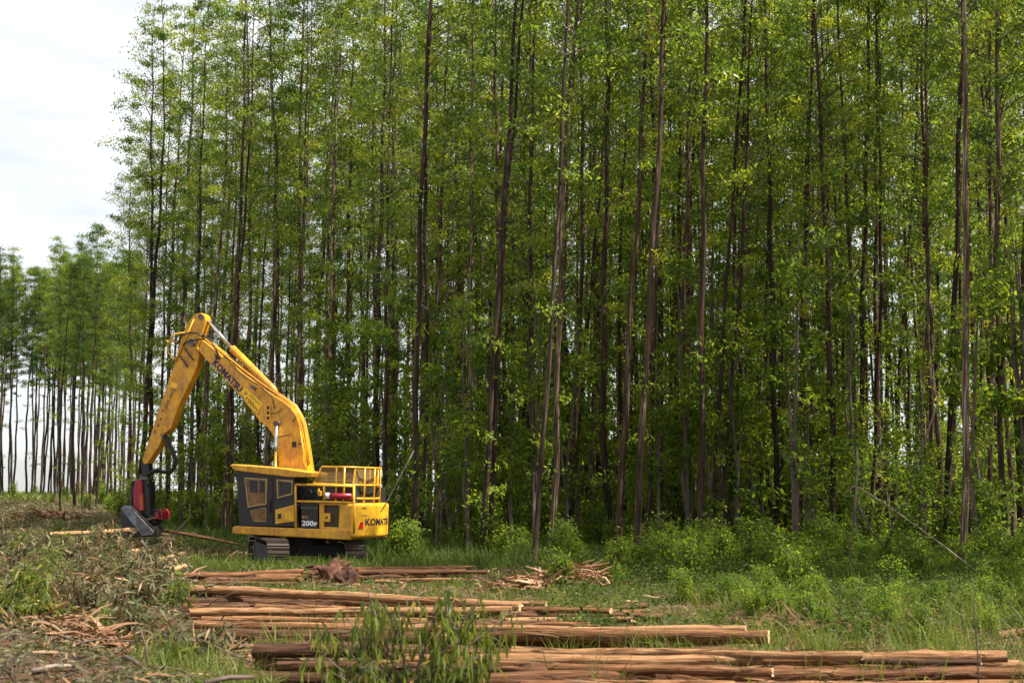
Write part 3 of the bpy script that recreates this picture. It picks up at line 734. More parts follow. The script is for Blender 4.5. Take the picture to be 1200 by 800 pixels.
# boom
BV = .25
boom = [(236, 398), (242, 402), (262, 419), (284, 437), (306, 453), (322, 464), (334, 472), (341, 478), (347, 486), (351, 497), (354, 512), (357, 530), (361, 558), (326, 556),
        (326, 535), (324, 522), (320, 510), (314, 501), (304, 493), (294, 480), (283, 466), (262, 443), (246, 426), (232.5, 411)]
bo = MB().prism(poly(boom, BV), BV, -BV).build('boom', YEL, ex, bevel=.018)
lettering('lettering', "KOMATSU", NAVY, P3(248.4, 426.4, BV), P3(280.2, 460.3, BV), .225, bo, bold=.045)
MB().prism(poly([(286.5, 453), (308, 472.5), (300.5, 484), (281, 461.5)], BV), BV, BV + .004).build('warning_decal', DECAL, bo)
lettering('lettering', '100m', BROWN, P3(287.4, 467.6, BV + .004), P3(300.2, 481.6, BV + .004), .125, bo, bold=.01)
lettering('lettering', 'PERIGO', BROWN, P3(292.3, 463.6, BV + .004), P3(303.6, 474.2, BV + .004), .06, bo, bold=.0)
for (a, b_, s_) in ((283.2, 465.2, .115), (288, 460.2, .075)):
    c = P3(a, b_, BV + .008); tri = [c + Vector((math.cos(R(q)) * s_ * .8, 0, math.sin(R(q)) * s_ * .8)) for q in (90, 210, 330)]
    t_ = MB()
    for i in range(3): t_.tube([tri[i], tri[(i + 1) % 3]], .012, 4)
    t_.build('warning_triangle', BROWN, bo)
bx_ = MB().prism(poly([(312.3, 473.5), (317.5, 475), (316.8, 494), (311.5, 493)], BV), BV, BV + .03).build('step_bracket', YEL2, bo)
for k in range(3):
    y_ = 475.5 + k * 6
    MB().prism(poly([(313.2, y_), (316, y_ + .4), (315.8, y_ + 4.2), (313, y_ + 3.8)], BV), BV + .02, BV + .034).build('step_hole', BLK, bx_)
MB().prism(poly([(343, 517), (347, 517.5), (347, 524), (343, 523.5)], BV), BV, BV + .05).build('work_lamp', BLK, bo)
MB().prism(poly([(295.5, 450.5), (301, 454.5), (299, 457.5), (293.5, 453.5)], BV), BV, BV + .05).build('valve_block', STEEL, bo)
MB().prism(poly([(252.5, 414.5), (258.5, 418.5), (257, 421.5), (253, 420.5)], BV), BV, BV + .04).build('boom_lamp', BLK, bo)
for vv, off in ((.19, 0), (.08, -1.5), (-.10, -2)):
    pts = [(240, 397), (262, 414.5), (284, 432.5), (306, 449), (322, 460), (336, 469.5), (345, 477), (351, 487), (355, 500), (357.5, 520), (360, 545)]
    MB().tube([P3(a + (1.5 if a > 340 else 0) - off * .3, b_ + off, vv) for a, b_ in pts], .028, 6).build('hydraulic_pipe', YEL, bo, smooth=True)
MB().tube([P3(262, 417, .24), P3(285, 440, .27), P3(305, 452, .28), P3(318, 464, .27), P3(322, 478, .27)], .014, 5).build('hose', RUB, bo, smooth=True)
MB().tube([P3(317, 484, .27), P3(324, 484, .28), P3(331, 478, .27)], .012, 5).build('hose', RUB, bo, smooth=True)
for a, b_ in (((343, 494), (347, 488)), ((349, 520), (354, 520)), ((326, 512), (340, 509))):
    MB().tube([P3(*a, .27), P3(*b_, .27)], .012, 5).build('hose', RUB, bo, smooth=True)
MB().tube([P3(352, 505, .26), P3(355.5, 530, .26), P3(356, 542, .28), P3(361, 552, .28)], .02, 6).build('hydraulic_pipe', YEL2, bo, smooth=True)
for s_ in (1, -1):
    c_ = MB().tube([P3(322.5, 575, s_ * .38), P3(323, 548, s_ * .38)], .075, 10).build('boom_cylinder', YEL, ex, smooth=True)
    MB().tube([P3(323, 549, s_ * .38), P3(324.2, 496, s_ * .38)], .052, 10).build('rod', CHROME, c_, smooth=True)
    MB().disc(P3(324.2, 496, s_ * .36), (0, 1, 0), .09, .16, 14).build('pin', STEEL, c_)
ac = MB().tube([P3(325, 462, 0), P3(320, 456, 0), P3(272, 408, 0)], [.09, .125, .125], 14).build('arm_cylinder', YEL, ex, smooth=True)
MB().tube([P3(273, 409, 0), P3(240.5, 372.5, 0)], .055, 12).build('rod', CHROME, ac, smooth=True)
# arm
AV = .17
arm = [(228, 368), (219, 379), (211, 400), (205.5, 423), (187.5, 475), (166.5, 539), (168.5, 543.5), (172.5, 543), (187, 521), (191.5, 508.5), (200, 502), (209.5, 474), (221.5, 450), (231, 429),
       (233, 418), (231, 406), (236, 391), (241, 375), (240, 369.5), (235, 366.5)]
am = MB().prism(poly(arm, AV), AV, -AV).build('arm', YEL, ex, bevel=.016)
MB().prism(poly([(219.5, 445), (231.5, 425), (233.5, 429), (222, 452), (210, 475), (201, 499), (197, 501), (205, 477)], -.02), .14, -.16).build('underside_box', plain('shaded_orange', (.55, .24, .012), .5, dirt=(.2, .07, .02)), am, bevel=.01)  # arm underside: its shade is put into a deeper orange
lettering('lettering', 'T-HVE-0413', INK, P3(193.4, 484.2, AV), P3(206.0, 456.4, AV), .135, am, bold=.01)
MB().prism(poly([(201.5, 447), (208.5, 449.5), (206, 455.5), (199.5, 453)], AV), AV, AV + .004).build('warning_decal', DECAL, am)
for a, b_ in ((188.5, 491), (185.5, 498.5), (182, 506)):
    MB().disc(P3(a, b_, AV), (0, 1, 0), .045, .01, 12).build('emblem', BROWN, am)
MB().disc(P3(229, 402, 0), (0, 1, 0), .12, .56, 18).build('arm_pin', STEEL, am)
MB().disc(P3(239, 372, 0), (0, 1, 0), .09, .44, 16).build('rod_pin', STEEL, am)
gt = [(216, 389.5), (203, 392), (196.5, 403), (197, 413), (206, 421)]
MB().tube([P3(a, b_, AV + .05) for a, b_ in gt], .03, 7).build('guard_tube', YEL2, am, smooth=True)
MB().tube([P3(a, b_, -AV - .05) for a, b_ in gt], .03, 7).build('guard_tube', YEL2, am, smooth=True)
MB().tube([P3(196, 400, .25), P3(196, 400, -.25)], .03, 7).build('guard_tube', YEL2, am, smooth=True)
MB().tube([P3(194.5, 399.5, .2), P3(207, 400.5, .2)], .03, 7).build('guard_tube', YEL2, am, smooth=True)
MB().tube([P3(227, 374, AV + .03), P3(205.8, 424, AV + .03)], .028, 7).build('hydraulic_pipe', YEL2, am, smooth=True)
for pts in ([(207, 404), (213, 393), (222, 389.5), (231, 390), (238, 395)], [(214, 404), (221, 399.5), (230, 398), (240, 397)], [(216, 407), (222, 416), (227, 422)], [(210, 416), (216, 424), (220, 430)],
            [(237, 392), (244, 397), (249, 402), (256, 416)]):
    MB().tube([P3(a, b_, .27) for a, b_ in pts], .026, 6).build('hose', RUB, am, smooth=True)
for pts, vv in (([(191, 505), (195, 513), (199, 524), (205.5, 534), (206.5, 543), (203, 551.5), (196, 554), (187, 551.5), (180, 550.5), (174, 553), (171, 560)], .05),
                ([(192, 504), (197, 516), (203, 528), (207, 538), (205.5, 548), (199, 555), (190, 553), (181, 552), (175, 556)], -.08), ([(189, 508), (194, 517), (201, 529), (204.5, 540), (202, 549), (194, 552.5), (184, 549.5), (173, 556)], .14)):
    MB().tube([P3(a, b_, vv) for a, b_ in pts], .04, 8).build('hose', RUB, am, smooth=True)
# harvester head on the end of the arm
hd = MB().prism(poly([(165.5, 541), (173.5, 541), (175, 556), (166, 556)], .12), .12, -.12).tube([P3(170, 555, 0), P3(170.5, 563, 0)], .17, 14).build('harvester_head', BLK, ex)
MB().tube([P3(170.3, 558.5, 0), P3(170.4, 562, 0)], .19, 18).build('rotator', STEEL, hd)
MB().prism(poly([(167.5, 564), (175, 564), (176.5, 600), (183, 611), (178, 622), (158, 614), (165, 600)], .16), .16, -.18).build('frame', BLK, hd, bevel=.02)
MB().prism(poly([(157.5, 563), (164, 561), (166.5, 566), (166, 596), (161, 599), (156, 594), (155.5, 573)], .24), .24, -.1).build('red_cover', RED, hd, bevel=.03)
MB().prism(poly([(163, 580), (167, 578), (167.5, 598), (162.5, 598)], .26), .26, .0).build('red_cover', plain('orange_red_paint', (.42, .06, .02), .4), hd, bevel=.02)
MB().prism(poly([(153.5, 566), (157, 563), (156, 594), (153.5, 590)], .1), .16, -.2).build('valve_cover', BLK, hd, bevel=.02)
MB().prism(poly([(181, 598), (187, 595.5), (190.5, 600), (190, 608), (185, 609), (180.5, 606)], .2), .2, -.25).build('red_cover', RED, hd, bevel=.03)
MB().tube([P3(176, 602, .2), P3(180, 597, .22), P3(185, 597, .24), P3(188, 606, .2)], .03, 6).build('hose', RUB, hd, smooth=True)
MB().tube([P3(172, 566, .2), P3(174, 585, .24), P3(178, 600, .22)], .035, 6).build('hose', RUB, hd, smooth=True)
MB().prism(poly([(140.5, 600), (147, 604), (171, 621), (178, 628.5), (143.5, 630), (141.5, 616)], .25), .25, -.35).build('saw_box', BLK, hd, bevel=.02)
MB().prism(poly([(141, 595.5), (145, 592.5), (152, 593), (181, 623), (179, 626.5), (166, 627.5)], .40), .40, .30).build('saw_guard', SAW, hd, bevel=.015)
MB().tube([P3(151.5, 593.5, .42), P3(180, 623.5, .42)], .035, 6).build('guard_edge', STEEL, hd)
MB().tube([P3(154, 592.5, .3), P3(182, 620, .3)], .028, 6).build('guard_edge', STEEL, hd)
for k in range(6):
    t = k / 5
    MB().tube([P3(153 + 26 * t, 595 + 26 * t, .42), P3(156 + 26 * t, 594.5 + 26 * t, .3)], .022, 5).build('guard_rung', STEEL, hd)
MB().prism(poly([(179, 617), (184, 615), (185.5, 622), (184, 629), (179, 628)], .25), .25, -.2).build('feed_roller', STEEL, hd, bevel=.03)
MB().disc(P3(149, 626, .27), (0, 1, 0), .10, .12, 14).build('feed_roller', STEEL, hd)
MB().tube([P3(170, 609, .25), P3(183, 606.5, .3)], .035, 6).build('delimbing_knife', plain('rust_steel', (.22, .11, .06), .6, .3), hd)
set_props(ex, 'yellow tracked forestry excavator with raised boom and harvester head gripping a stem', 'excavator')

# ------------------------------------------------------------------ logs
lrng = rs(31)
def log_mesh(seed, L, r0, r1, mat, ns=13):
    rng = rs(seed); nr = max(6, int(L * 3.2)); xs = np.linspace(0, L, nr); V = []
    k = rng.uniform(0, 6.28, 4); bow = rng.uniform(-.02, .02) * L ** .9
    lob = rng.uniform(-.06, .06, ns)
    for i, x in enumerate(xs):
        t = x / L; r = r0 * (1 - t) + r1 * t
        r *= 1 + .05 * math.sin(x * 2.3 + k[0]) + .04 * math.sin(x * 5.1 + k[1])
        an = np.arange(ns) / ns * 2 * math.pi + .1 * x
        rr = r * (1 + lob + rng.uniform(-.08, .08, ns) + (.35 * np.exp(-((np.arange(ns) - rng.randint(ns)) ** 2)) if rng.uniform() < .16 else 0))
        cy = bow * 1.2 * math.sin(t * math.pi) + .012 * math.sin(x * 2 + k[2]); cz = bow * .25 * math.sin(t * math.pi + .4) + .008 * math.sin(x * 2.7 + k[3])
        V.append(np.stack([np.full(ns, x) + rng.uniform(-.02, .02, ns) * (i in (0, nr - 1)), cy + np.cos(an) * rr, cz + np.sin(an) * rr], 1))
    V = np.concatenate(V); F = [(i * ns + j, i * ns + (j + 1) % ns, (i + 1) * ns + (j + 1) % ns, (i + 1) * ns + j) for i in range(nr - 1) for j in range(ns)]
    me = mesh_arrays('log', V, np.array(F), M[mat], smooth=True)
    ends = []
    for ring, rev in ((V[:ns], True), (V[-ns:], False)):
        c = ring.mean(0); q = MB(); idx = list(range(ns))
        inn = c + (ring - c) * .55 + np.array([.004 if rev else -.004, 0, 0]) * rng.uniform(-1, 1)
        vs = [tuple(v) for v in ring] + [tuple(v) for v in inn] + [tuple(c)]
        fs = []
        for j in range(ns):
            a, b_ = j, (j + 1) % ns
            fs += [(a, b_, ns + b_, ns + a), (ns + a, ns + b_, 2 * ns)]
        if rev: fs = [tuple(reversed(f)) for f in fs]
        q.add(vs, fs); ends.append(q.mesh('cut_end', M['cut']))
    return me, ends
nlog = 0
def put_log(p0, p1, r0, r1, mat, label, group=None, cat='log', name='log'):
    global nlog
    p0, p1 = Vector(p0), Vector(p1); d = p1 - p0
    me, ends = log_mesh(500 + nlog, d.length, r0, r1, mat); nlog += 1
    o = link(name, me); o.location = p0; o.rotation_euler = d.to_track_quat('X', 'Z').to_euler()
    for e in ends: link('cut_end', e, o)
    rg = rs(900 + nlog); L_ = d.length; n_ = int(8 + L_ * 8); x_ = rg.uniform(.05, L_ * .95, n_); an = rg.uniform(-.6, 3.7, n_); rad = r0 + (r1 - r0) * x_ / L_
    C_ = np.stack([x_, np.cos(an) * rad * 1.02, np.sin(an) * rad * 1.02], 1); N_ = np.stack([np.zeros(n_), np.cos(an), np.sin(an)], 1)
    Dd = np.stack([rg.choice([-1, 1], n_), rg.normal(0, .08, n_), rg.normal(0, .08, n_)], 1) + N_ * rg.uniform(.0, .16, (n_, 1))
    Ln = rg.uniform(.12, .6, n_); Ln = np.minimum(Ln, L_ * .3)
    V_, F_ = ribbon_geo(C_, Dd, N_, Ln, rg.uniform(.006, .026, n_) * (r0 / .09) ** .5, 3, rg.uniform(-.1, .25, n_), [.5, 1, .8, .2])
    link('bark_rags', mesh_arrays('bark_rags', V_, F_, M['strip'], np.repeat(rg.uniform(0, .8, n_), 3)), o)['kind'] = 'stuff'
    return set_props(o, label, cat, group)
def log_px(x0, y0, x1, y1, dia, lift, mat, label, group):
    """ends at photo positions; lift = height of the axis above the ground there"""
    pts = []
    for a, b_ in ((x0, y0), (x1, y1)):
        q = at_z(a, b_, lift); z = lift
        for _ in range(3):
            z = lift + zg1(q.x, q.y); q = at_z(a, b_, z)
        pts.append(q)
    r = .93 * dia / 2 * (pts[0].y + pts[1].y) / 2 / FPX
    put_log(pts[0], pts[1], r * lrng.uniform(.98, 1.12), r * lrng.uniform(.82, .98), mat, label, group)
NEAR = ('long orange brown debarked log in the stack beneath the drooping felled branch', 'long logs beneath the drooping branch')
NEARD = ('short dark barked log under the drooping leafy branch', 'dark logs under the drooping branch')
MIDL = ('reddish debarked log in the middle stack with ragged left ends', 'logs in the middle stack')
BACK = ('weathered thin log in the stack behind the thick log', 'logs behind the thick log')
EXC = ('pale orange log in the low row in front of the excavator', 'logs in front of the excavator')
for a in [(470, 771, 1179, 769, 15, .40, 'log'), (430, 783, 1196, 779, 14, .26, 'log'), (520, 777, 905, 787, 13, .36, 'log'), (560, 797, 1205, 788, 17, .27, 'log'), (500, 791, 1010, 795, 13, .18, 'log'),
          (700, 806, 1300, 801, 15, .12, 'log'), (480, 806, 960, 809, 16, .10, 'log'), (760, 790, 1240, 796, 12, .15, 'log'), (610, 803, 1110, 805, 13, .2, 'log')]:
    log_px(*a, *NEAR)
for a in [(600, 764, 1010, 768, 10, .46, 'log'), (840, 774, 1150, 775, 9, .36, 'darklog'), (480, 788, 800, 782, 10, .30, 'darklog'), (900, 783, 1190, 786, 10, .24, 'log'), (540, 800, 860, 803, 11, .22, 'log'), (880, 800, 1230, 795, 11, .17, 'darklog')]:
    log_px(*a, *NEAR)
for a in [(297, 762, 620, 768, 17, .40, 'darklog'), (326, 780, 640, 786, 13, .30, 'darklog'), (298, 778, 560, 783, 16, .22, 'darklog'), (300, 795, 600, 799, 17, .10, 'darklog'), (330, 808, 640, 812, 16, .09, 'darklog')]:
    log_px(*a, *NEARD)
for a in [(268, 745, 585, 750, 19, .24, 'darklog')]:
    log_px(*a, 'thick dark barked log with ragged end in the middle stack', None)
log_px(560, 743, 901, 746, 18, .30, 'log', 'thick smooth orange log lying out past the others in grass', None)
for a in [(227, 731, 560, 737, 10, .34, 'log'), (222, 717, 600, 714, 10, .30, 'log'), (222, 757, 330, 759, 8, .1, 'log'), (224, 767, 292, 769, 9, .09, 'log'), (540, 734, 874, 736, 8, .40, 'log'),
          (575, 757, 830, 757, 10, .12, 'darklog'), (590, 765, 790, 763, 8, .09, 'log'), (250, 736, 520, 743, 10, .18, 'darklog'), (236, 725, 500, 728, 8, .22, 'log'), (300, 752, 560, 757, 10, .14, 'darklog'), (420, 731, 690, 731, 8, .34, 'log'), (560, 752, 850, 754, 9, .17, 'darklog'), (245, 750, 420, 754, 9, .12, 'log'), (232, 740, 470, 745, 9, .10, 'darklog'), (350, 758, 600, 762, 10, .10, 'darklog'), (280, 728, 540, 733, 9, .20, 'darklog'), (560, 748, 800, 750, 9, .10, 'log'), (610, 758, 860, 760, 9, .10, 'darklog')]:  # low dark logs stand in for shade between the stacked ones
    log_px(*a, *MIDL)
for a in [(222, 691, 610, 710, 12, .36, 'log'), (206, 691, 480, 704, 9, .26, 'log'), (216, 705, 470, 709, 11, .18, 'darklog'), (182, 717, 360, 711, 6, .16, 'darklog'), (180, 721, 330, 722, 8, .1, 'log'),
          (545, 711, 716, 716, 8, .34, 'log'), (588, 720, 777, 721, 8, .26, 'darklog'), (592, 727, 772, 724, 7, .20, 'log'), (686, 711, 756, 709, 7, .2, 'log'), (150, 700, 172, 703, 7, .15, 'log'), (240, 698, 520, 712, 9, .25, 'darklog'), (300, 712, 560, 719, 8, .24, 'log'), (480, 703, 640, 707, 7, .26, 'log'), (560, 716, 760, 717, 7, .27, 'log'), (610, 723, 740, 727, 6, .16, 'darklog'), (215, 710, 420, 713, 8, .14, 'darklog'), (260, 704, 500, 714, 8, .16, 'log'), (380, 716, 620, 722, 8, .18, 'darklog'), (330, 722, 560, 726, 8, .12, 'log'), (230, 696, 440, 705, 8, .16, 'darklog'), (570, 713, 700, 712, 7, .16, 'darklog'), (132, 697, 172, 699, 6, .2, 'log')]:  # dark entries underneath also fill the gaps with painted shade
    log_px(*a, *BACK)
for a in [(217, 674, 354, 669, 7, .26, 'log'), (185, 680, 350, 678, 7, .16, 'log'), (240, 683, 352, 680, 6, .1, 'log'), (410, 667, 553, 664.5, 6, .28, 'log'), (405, 672, 573, 670, 6, .2, 'log'),
          (398, 678, 572, 674, 6, .1, 'log'), (440, 681, 568, 679, 6, .09, 'log'), (300, 676, 352, 674, 6, .2, 'log'), (205, 684, 340, 683, 5, .08, 'darklog'), (420, 669, 545, 668, 5, .26, 'darklog'), (412, 675, 540, 672, 5, .15, 'log')]:
    log_px(*a, *EXC)
CH = ('short freshly split pale log end in the jumble below the harvester head', 'pale log pieces below the harvester head')
for a in [(140, 655, 170, 644, 9, .2, 'palelog'), (152, 660, 195, 652, 9, .16, 'palelog'), (165, 663, 214, 649, 8, .25, 'palelog'), (183, 668, 216, 664, 8, .12, 'palelog'), (150, 664, 180, 670, 7, .1, 'palelog'), (200, 658, 212, 663, 9, .08, 'palelog')]:
    log_px(*a, *CH)
hy = (EXM @ Vector((P(160, 618, 0)[0], 0, P(160, 618, 0)[1]))).y
put_log(at_y(58, 626, hy - 1.5), at_y(186, 619, hy), .075, .062, 'palelog', 'pale peeled stem held lengthwise in the harvester head', None)
put_log(at_y(186, 620, hy + .02), at_y(279, 637, hy + 1.0), .065, .035, 'darklog', 'thin tapering stem top reaching from the harvester head to the track', None)
put_log(at_z(1172, 743, .1), at_z(1225, 734, .1), .06, .055, 'log', 'short lone log end lying in the weeds away from the stacks', None)
put_log(at_z(0, 613, .15), at_z(52, 608, .15), .14, .12, 'palelog', 'orange felled trunk lying on the slash before the distant strip', None)
put_log(at_z(36, 625, .1), at_z(62, 622, .1), .16, .14, 'palelog', 'broken orange trunk butt lying on the slash', None)

# ------------------------------------------------------------------ stump and heaps
def lump(name, seed, loc, size, mat, label, cat, rough=.35):
    import bmesh
    bm = bmesh.new(); bmesh.ops.create_icosphere(bm, subdivisions=4, radius=1)
    for v in bm.verts:
        d = v.co.copy(); k = 1 + rough * mnoise.noise(d * 1.6 + Vector((seed, 0, 0))) + rough * .8 * mnoise.noise(d * 4 + Vector((0, seed, 0))) + .1 * mnoise.noise(d * 11)
        v.co = Vector((d.x * k * size[0], d.y * k * size[1], max(-.1, d.z * k) * size[2]))
    me = bpy.data.meshes.new(name); bm.to_mesh(me); bm.free(); me.materials.append(mat); me.polygons.foreach_set('use_smooth', np.ones(len(me.polygons), bool))
    o = link(name, me); o.location = loc; return set_props(o, label, cat)
RT = bark_mat('root_wood', [(.48, (.016, .007, .004)), (.66, (.045, .017, .009)), (.84, (.09, .036, .019)), (1.0, (.15, .07, .04))], (4, 4, 4), .8)
s0 = at_z(388, 683)
root = lump('uprooted_stump', 3.0, (s0.x, s0.y, zg1(s0.x, s0.y)), (.42, .34, .52), RT, 'reddish brown uprooted stump beside the low log row in front of the excavator', 'stump', .5)
rr_ = random.Random(8)
import bmesh as _bm
for dx_, dz_, sz_, sd_ in ((.42, 0, .36, 5.5), (-.36, 0, .30, 7.1)):
    o_ = lump('root_lump', sd_, (dx_, -.08, dz_), (sz_, sz_ * .8, sz_ * 1.1), RT, None, None, .5); o_.parent = root
for k in range(7):
    a = rr_.uniform(0, 6.28); p0 = Vector((.3 * math.cos(a), .25 * math.sin(a), .35)); p1 = p0 + Vector((math.cos(a) * .45, math.sin(a) * .3, rr_.uniform(-.2, .35)))
    MB().tube([p0, (p0 + p1) / 2 + Vector((0, 0, .08)), p1], [.09, .06, .02], 6).build('root', RT, root, smooth=True)

def rot_rand(rng, n_, zs=.3):
    a = rng.uniform(0, 2 * math.pi, n_); return np.stack([np.cos(a), np.sin(a), rng.normal(0, zs, n_)], 1)
def strip_heap(name, seed, c, rx_, ry_, h, n_, label, cat, Ls=(.25, .9), Ws=(.03, .09), tint=(.3, 1)):
    rng = rs(seed); rad = np.sqrt(rng.uniform(0, 1, n_)); a = rng.uniform(0, 6.28, n_)
    x = c[0] + rx_ * rad * np.cos(a); y = c[1] + ry_ * rad * np.sin(a)
    z = zg(x, y) + h * (1 - rad ** 1.6) * rng.uniform(.2, 1.05, n_) + .03
    C = np.stack([x, y, z], 1); L = rng.uniform(*Ls, n_)
    V, F = ribbon_geo(C, rot_rand(rng, n_, .3), rng.normal(0, .6, (n_, 3)) + [0, 0, 1], L, rng.uniform(*Ws, n_), 3, rng.uniform(-.3, .9, n_), [.7, 1, .9, .4])
    o = link(name, mesh_arrays(name, V, F, M['strip'], np.repeat(rng.uniform(*tint, n_), 3)))
    return set_props(o, label, cat)
c = at_z(676, 690); strip_heap('bark_heap', 1, c, 1.25, .9, .6, 420, 'heap of pale broken bark and wood strips beside dark weeds', 'bark heap')
c = at_z(612, 692); strip_heap('bark_heap', 2, c, 1.0, .7, .32, 240, 'low scatter heap of bark strips between log row and larger heap', 'bark heap')
c = at_z(246, 662); strip_heap('bark_heap', 3, c, 1.1, .8, .4, 230, 'dark brown bark heap between harvester head and track', 'bark heap', tint=(0, .5))
c = at_z(55, 776); strip_heap('bark_heap', 4, c, 1.9, .9, .3, 950, 'wide heap of shredded brown bark in the slash near the leafy sapling', 'bark heap', (.2, .7), (.015, .05))
c = at_z(80, 738); strip_heap('bark_heap', 5, c, 1.2, .8, .28, 480, 'grey brown bark heap in the middle of the slash', 'bark heap', (.2, .7), (.015, .05))
for i, (px, py, rx_, h_, lb) in enumerate([(160, 778, 1.0, .22, 'loose bark heap between the dark log ends and the wilted branch'), (55, 655, 1.6, .4, 'reddish bark heap half buried in wilted leaves beyond the leafy sapling'), (110, 668, 1.1, .35, 'rusty brown bark heap among leafy branch tops'),
                                      (20, 634, 2.0, .45, 'wide reddish bark heap on the slash beyond the others'), (130, 690, .9, .25, 'thin bark heap before the thin log ends'), (165, 645, 1.2, .3, 'orange bark chips heaped around the pale log jumble'), (90, 650, 1.2, .35, 'brown bark heap below the peeled stem butt'), (200, 690, .8, .2, 'small bark heap at the end of the back log stack')]):
    c = at_z(px, py); strip_heap('bark_heap', 20 + i, c, rx_, rx_ * .7, h_, 330, lb, 'bark heap', (.2, .8), (.02, .06), (.1, .85))
c = at_z(955, 744); strip_heap('bark_heap', 6, c, 1.5, .7, .3, 330, 'dark bark and twig heap past the end of the thick log', 'bark heap', (.2, .9), (.015, .05), (0, .6))
c = at_z(60, 612); strip_heap('bark_heap', 7, c, 3.0, 3.5, .55, 420, 'orange brown heap of bark far out on the felled ground', 'bark heap', (.5, 1.6), (.1, .22), (.4, 1))
c = at_z(118, 632); strip_heap('bark_heap', 8, c, 1.6, 1.5, .3, 250, 'orange bark heap under the peeled stem', 'bark heap', (.3, 1.0), (.04, .1), (.3, 1))

# ------------------------------------------------------------------ slash, litter, grass
rng = rs(91)
def scatter(n_, y0, y1, r0_, r1_, pw=1.0):
    """points on the ground between two sight-line slopes, more of them close by"""
    u = rng.uniform(0, 1, n_); y = (y0 ** (1 / pw) + u * (y1 ** (1 / pw) - y0 ** (1 / pw))) ** pw
    return rng.uniform(r0_, r1_, n_) * y, y
def field(x, y, s, ph=0): return .5 + .25 * (np.sin(x * s + ph) * np.cos(y * s * .8 + ph * 2) + np.sin((x + y) * s * .61 + 2 * ph)) 
# dead leaves of the slash
parts = []
n1 = 80000; x, y = scatter(n1, 15.5, 60, -.40, -.17, .6); keep = rng.uniform(0, 1, n1) < sstep(-.16, -.23, x / y) * 1.0 + .15
x, y = x[keep], y[keep]
lay = rng.uniform(0, 1, len(x)) ** 1.5 * .28 * field(x, y, 1.9, .7)
parts.append((x, y, lay, np.clip(rng.normal(.42, .2, len(x)) + .3 * (field(x, y, 1.1, 2) - .5), 0, 1)))
n2 = 22000; x, y = scatter(n2, 15.5, 46, -.17, .38, .6); parts.append((x, y, rng.uniform(0, .04, n2), np.clip(rng.normal(.65, .2, n2), 0, 1)))
n3 = 30000; x, y = scatter(n3, 45, 150, -.42, -.22, .8); parts.append((x, y, rng.uniform(0, .3, n3) * field(x, y, .8), np.clip(rng.normal(.45, .22, n3), 0, 1)))
x, y, lay, tt = [np.concatenate(q) for q in zip(*parts)]
big = np.clip(y / 28, 1, 2.6)
C = np.stack([x, y, zg(x, y) + .02 + lay], 1); n_ = len(x)
L = rng.uniform(.06, .17, n_) * big
V, F = ribbon_geo(C, rng.normal(0, 1, (n_, 3)) * [1, 1, .5], rng.normal(0, .7, (n_, 3)) + [0, 0, .6], L, L * rng.uniform(.16, .28, n_), 2, rng.uniform(-.3, .8, n_), [.2, 1, .05])
set_props(link('slash_leaves', mesh_arrays('slash_leaves', V, F, M['litter'], np.repeat(tt, 2))), 'withered grey green and brown leaves strewn over the felled ground', 'leaf litter', kind='stuff')
# bark strips and twigs on the ground
x1, y1 = scatter(4200, 15.5, 55, -.40, -.18, .6); x2, y2 = scatter(4200, 16, 42, -.20, .38, .7); x3, y3 = scatter(3000, 45, 150, -.4, -.23, .8)
x, y = np.concatenate([x1, x2, x3]), np.concatenate([y1, y2, y3]); n_ = len(x); big = np.clip(y / 30, 1, 2.2)
C = np.stack([x, y, zg(x, y) + rng.uniform(.02, .16, n_)], 1); L = rng.uniform(.12, .5, n_) * big
V, F = ribbon_geo(C, rot_rand(rng, n_, .15), rng.normal(0, .5, (n_, 3)) + [0, 0, 1], L, rng.uniform(.008, .032, n_) * big, 3, rng.uniform(-.3, .5, n_), [.6, 1, .9, .4])
set_props(link('bark_litter', mesh_arrays('bark_litter', V, F, M['strip'], np.repeat(rng.uniform(0, .95, n_), 3))), 'brown bark strips strewn over the felled ground', 'bark litter', kind='stuff')
tw = MB(); tr_ = random.Random(4)
for k in range(480):
    yk = tr_.uniform(15.5 ** .5, 60 ** .5) ** 2; xk = tr_.uniform(-.40, -.17) * yk if tr_.random() < .75 else tr_.uniform(-.17, .38) * yk
    a = tr_.uniform(0, 6.28); Lk = tr_.uniform(.3, 1.0); zk = zg1(xk, yk) + tr_.uniform(.02, .22)
    p0 = Vector((xk, yk, zk)); dd = Vector((math.cos(a), math.sin(a), tr_.gauss(0, .22))) * Lk
    p1 = p0 + dd * .5 + Vector((tr_.gauss(0, .06), tr_.gauss(0, .06), tr_.gauss(0, .04))); p2 = p0 + dd
    r_ = tr_.uniform(.006, .016) * max(1, yk / 28); tw.tube([p0, p1, p2], [r_, r_ * .8, r_ * .4], 4, False)
set_props(tw.build('twig_litter', M['twig']), 'thin brown twigs strewn over the felled ground', 'twig litter', kind='stuff')

# grass
gp = []
def grass(n_, y0, y1, r0_, r1_, hh, ww, tm, pw, ps, thr, back=None):
    x, y = scatter(n_, y0, y1, r0_, r1_, pw)
    k = field(x, y, ps, 1.1) + rng.normal(0, .12, n_) > thr
    x, y = x[k], y[k]
    ox = ((x - EX.x) ** 2 + (y - EX.y) ** 2) > 1.5 ** 2
    x, y = x[ox], y[ox]; m_ = len(x); f = .6 + .7 * field(x, y, 2.3, 3)
    gp.append((x, y, rng.uniform(*hh, m_) * f, rng.uniform(*ww, m_), np.clip(rng.normal(tm, .16, m_), 0, 1)))
grass(13000, 17, 34, -.18, .38, (.12, .40), (.010, .020), .58, .7, 1.7, .60)
grass(40000, 30, 48, -.20, .38, (.1, .38), (.012, .024), .5, .8, 1.1, .42)
grass(52000, 44, 64, -.16, .38, (.25, .85), (.018, .034), .42, .8, .9, .36)
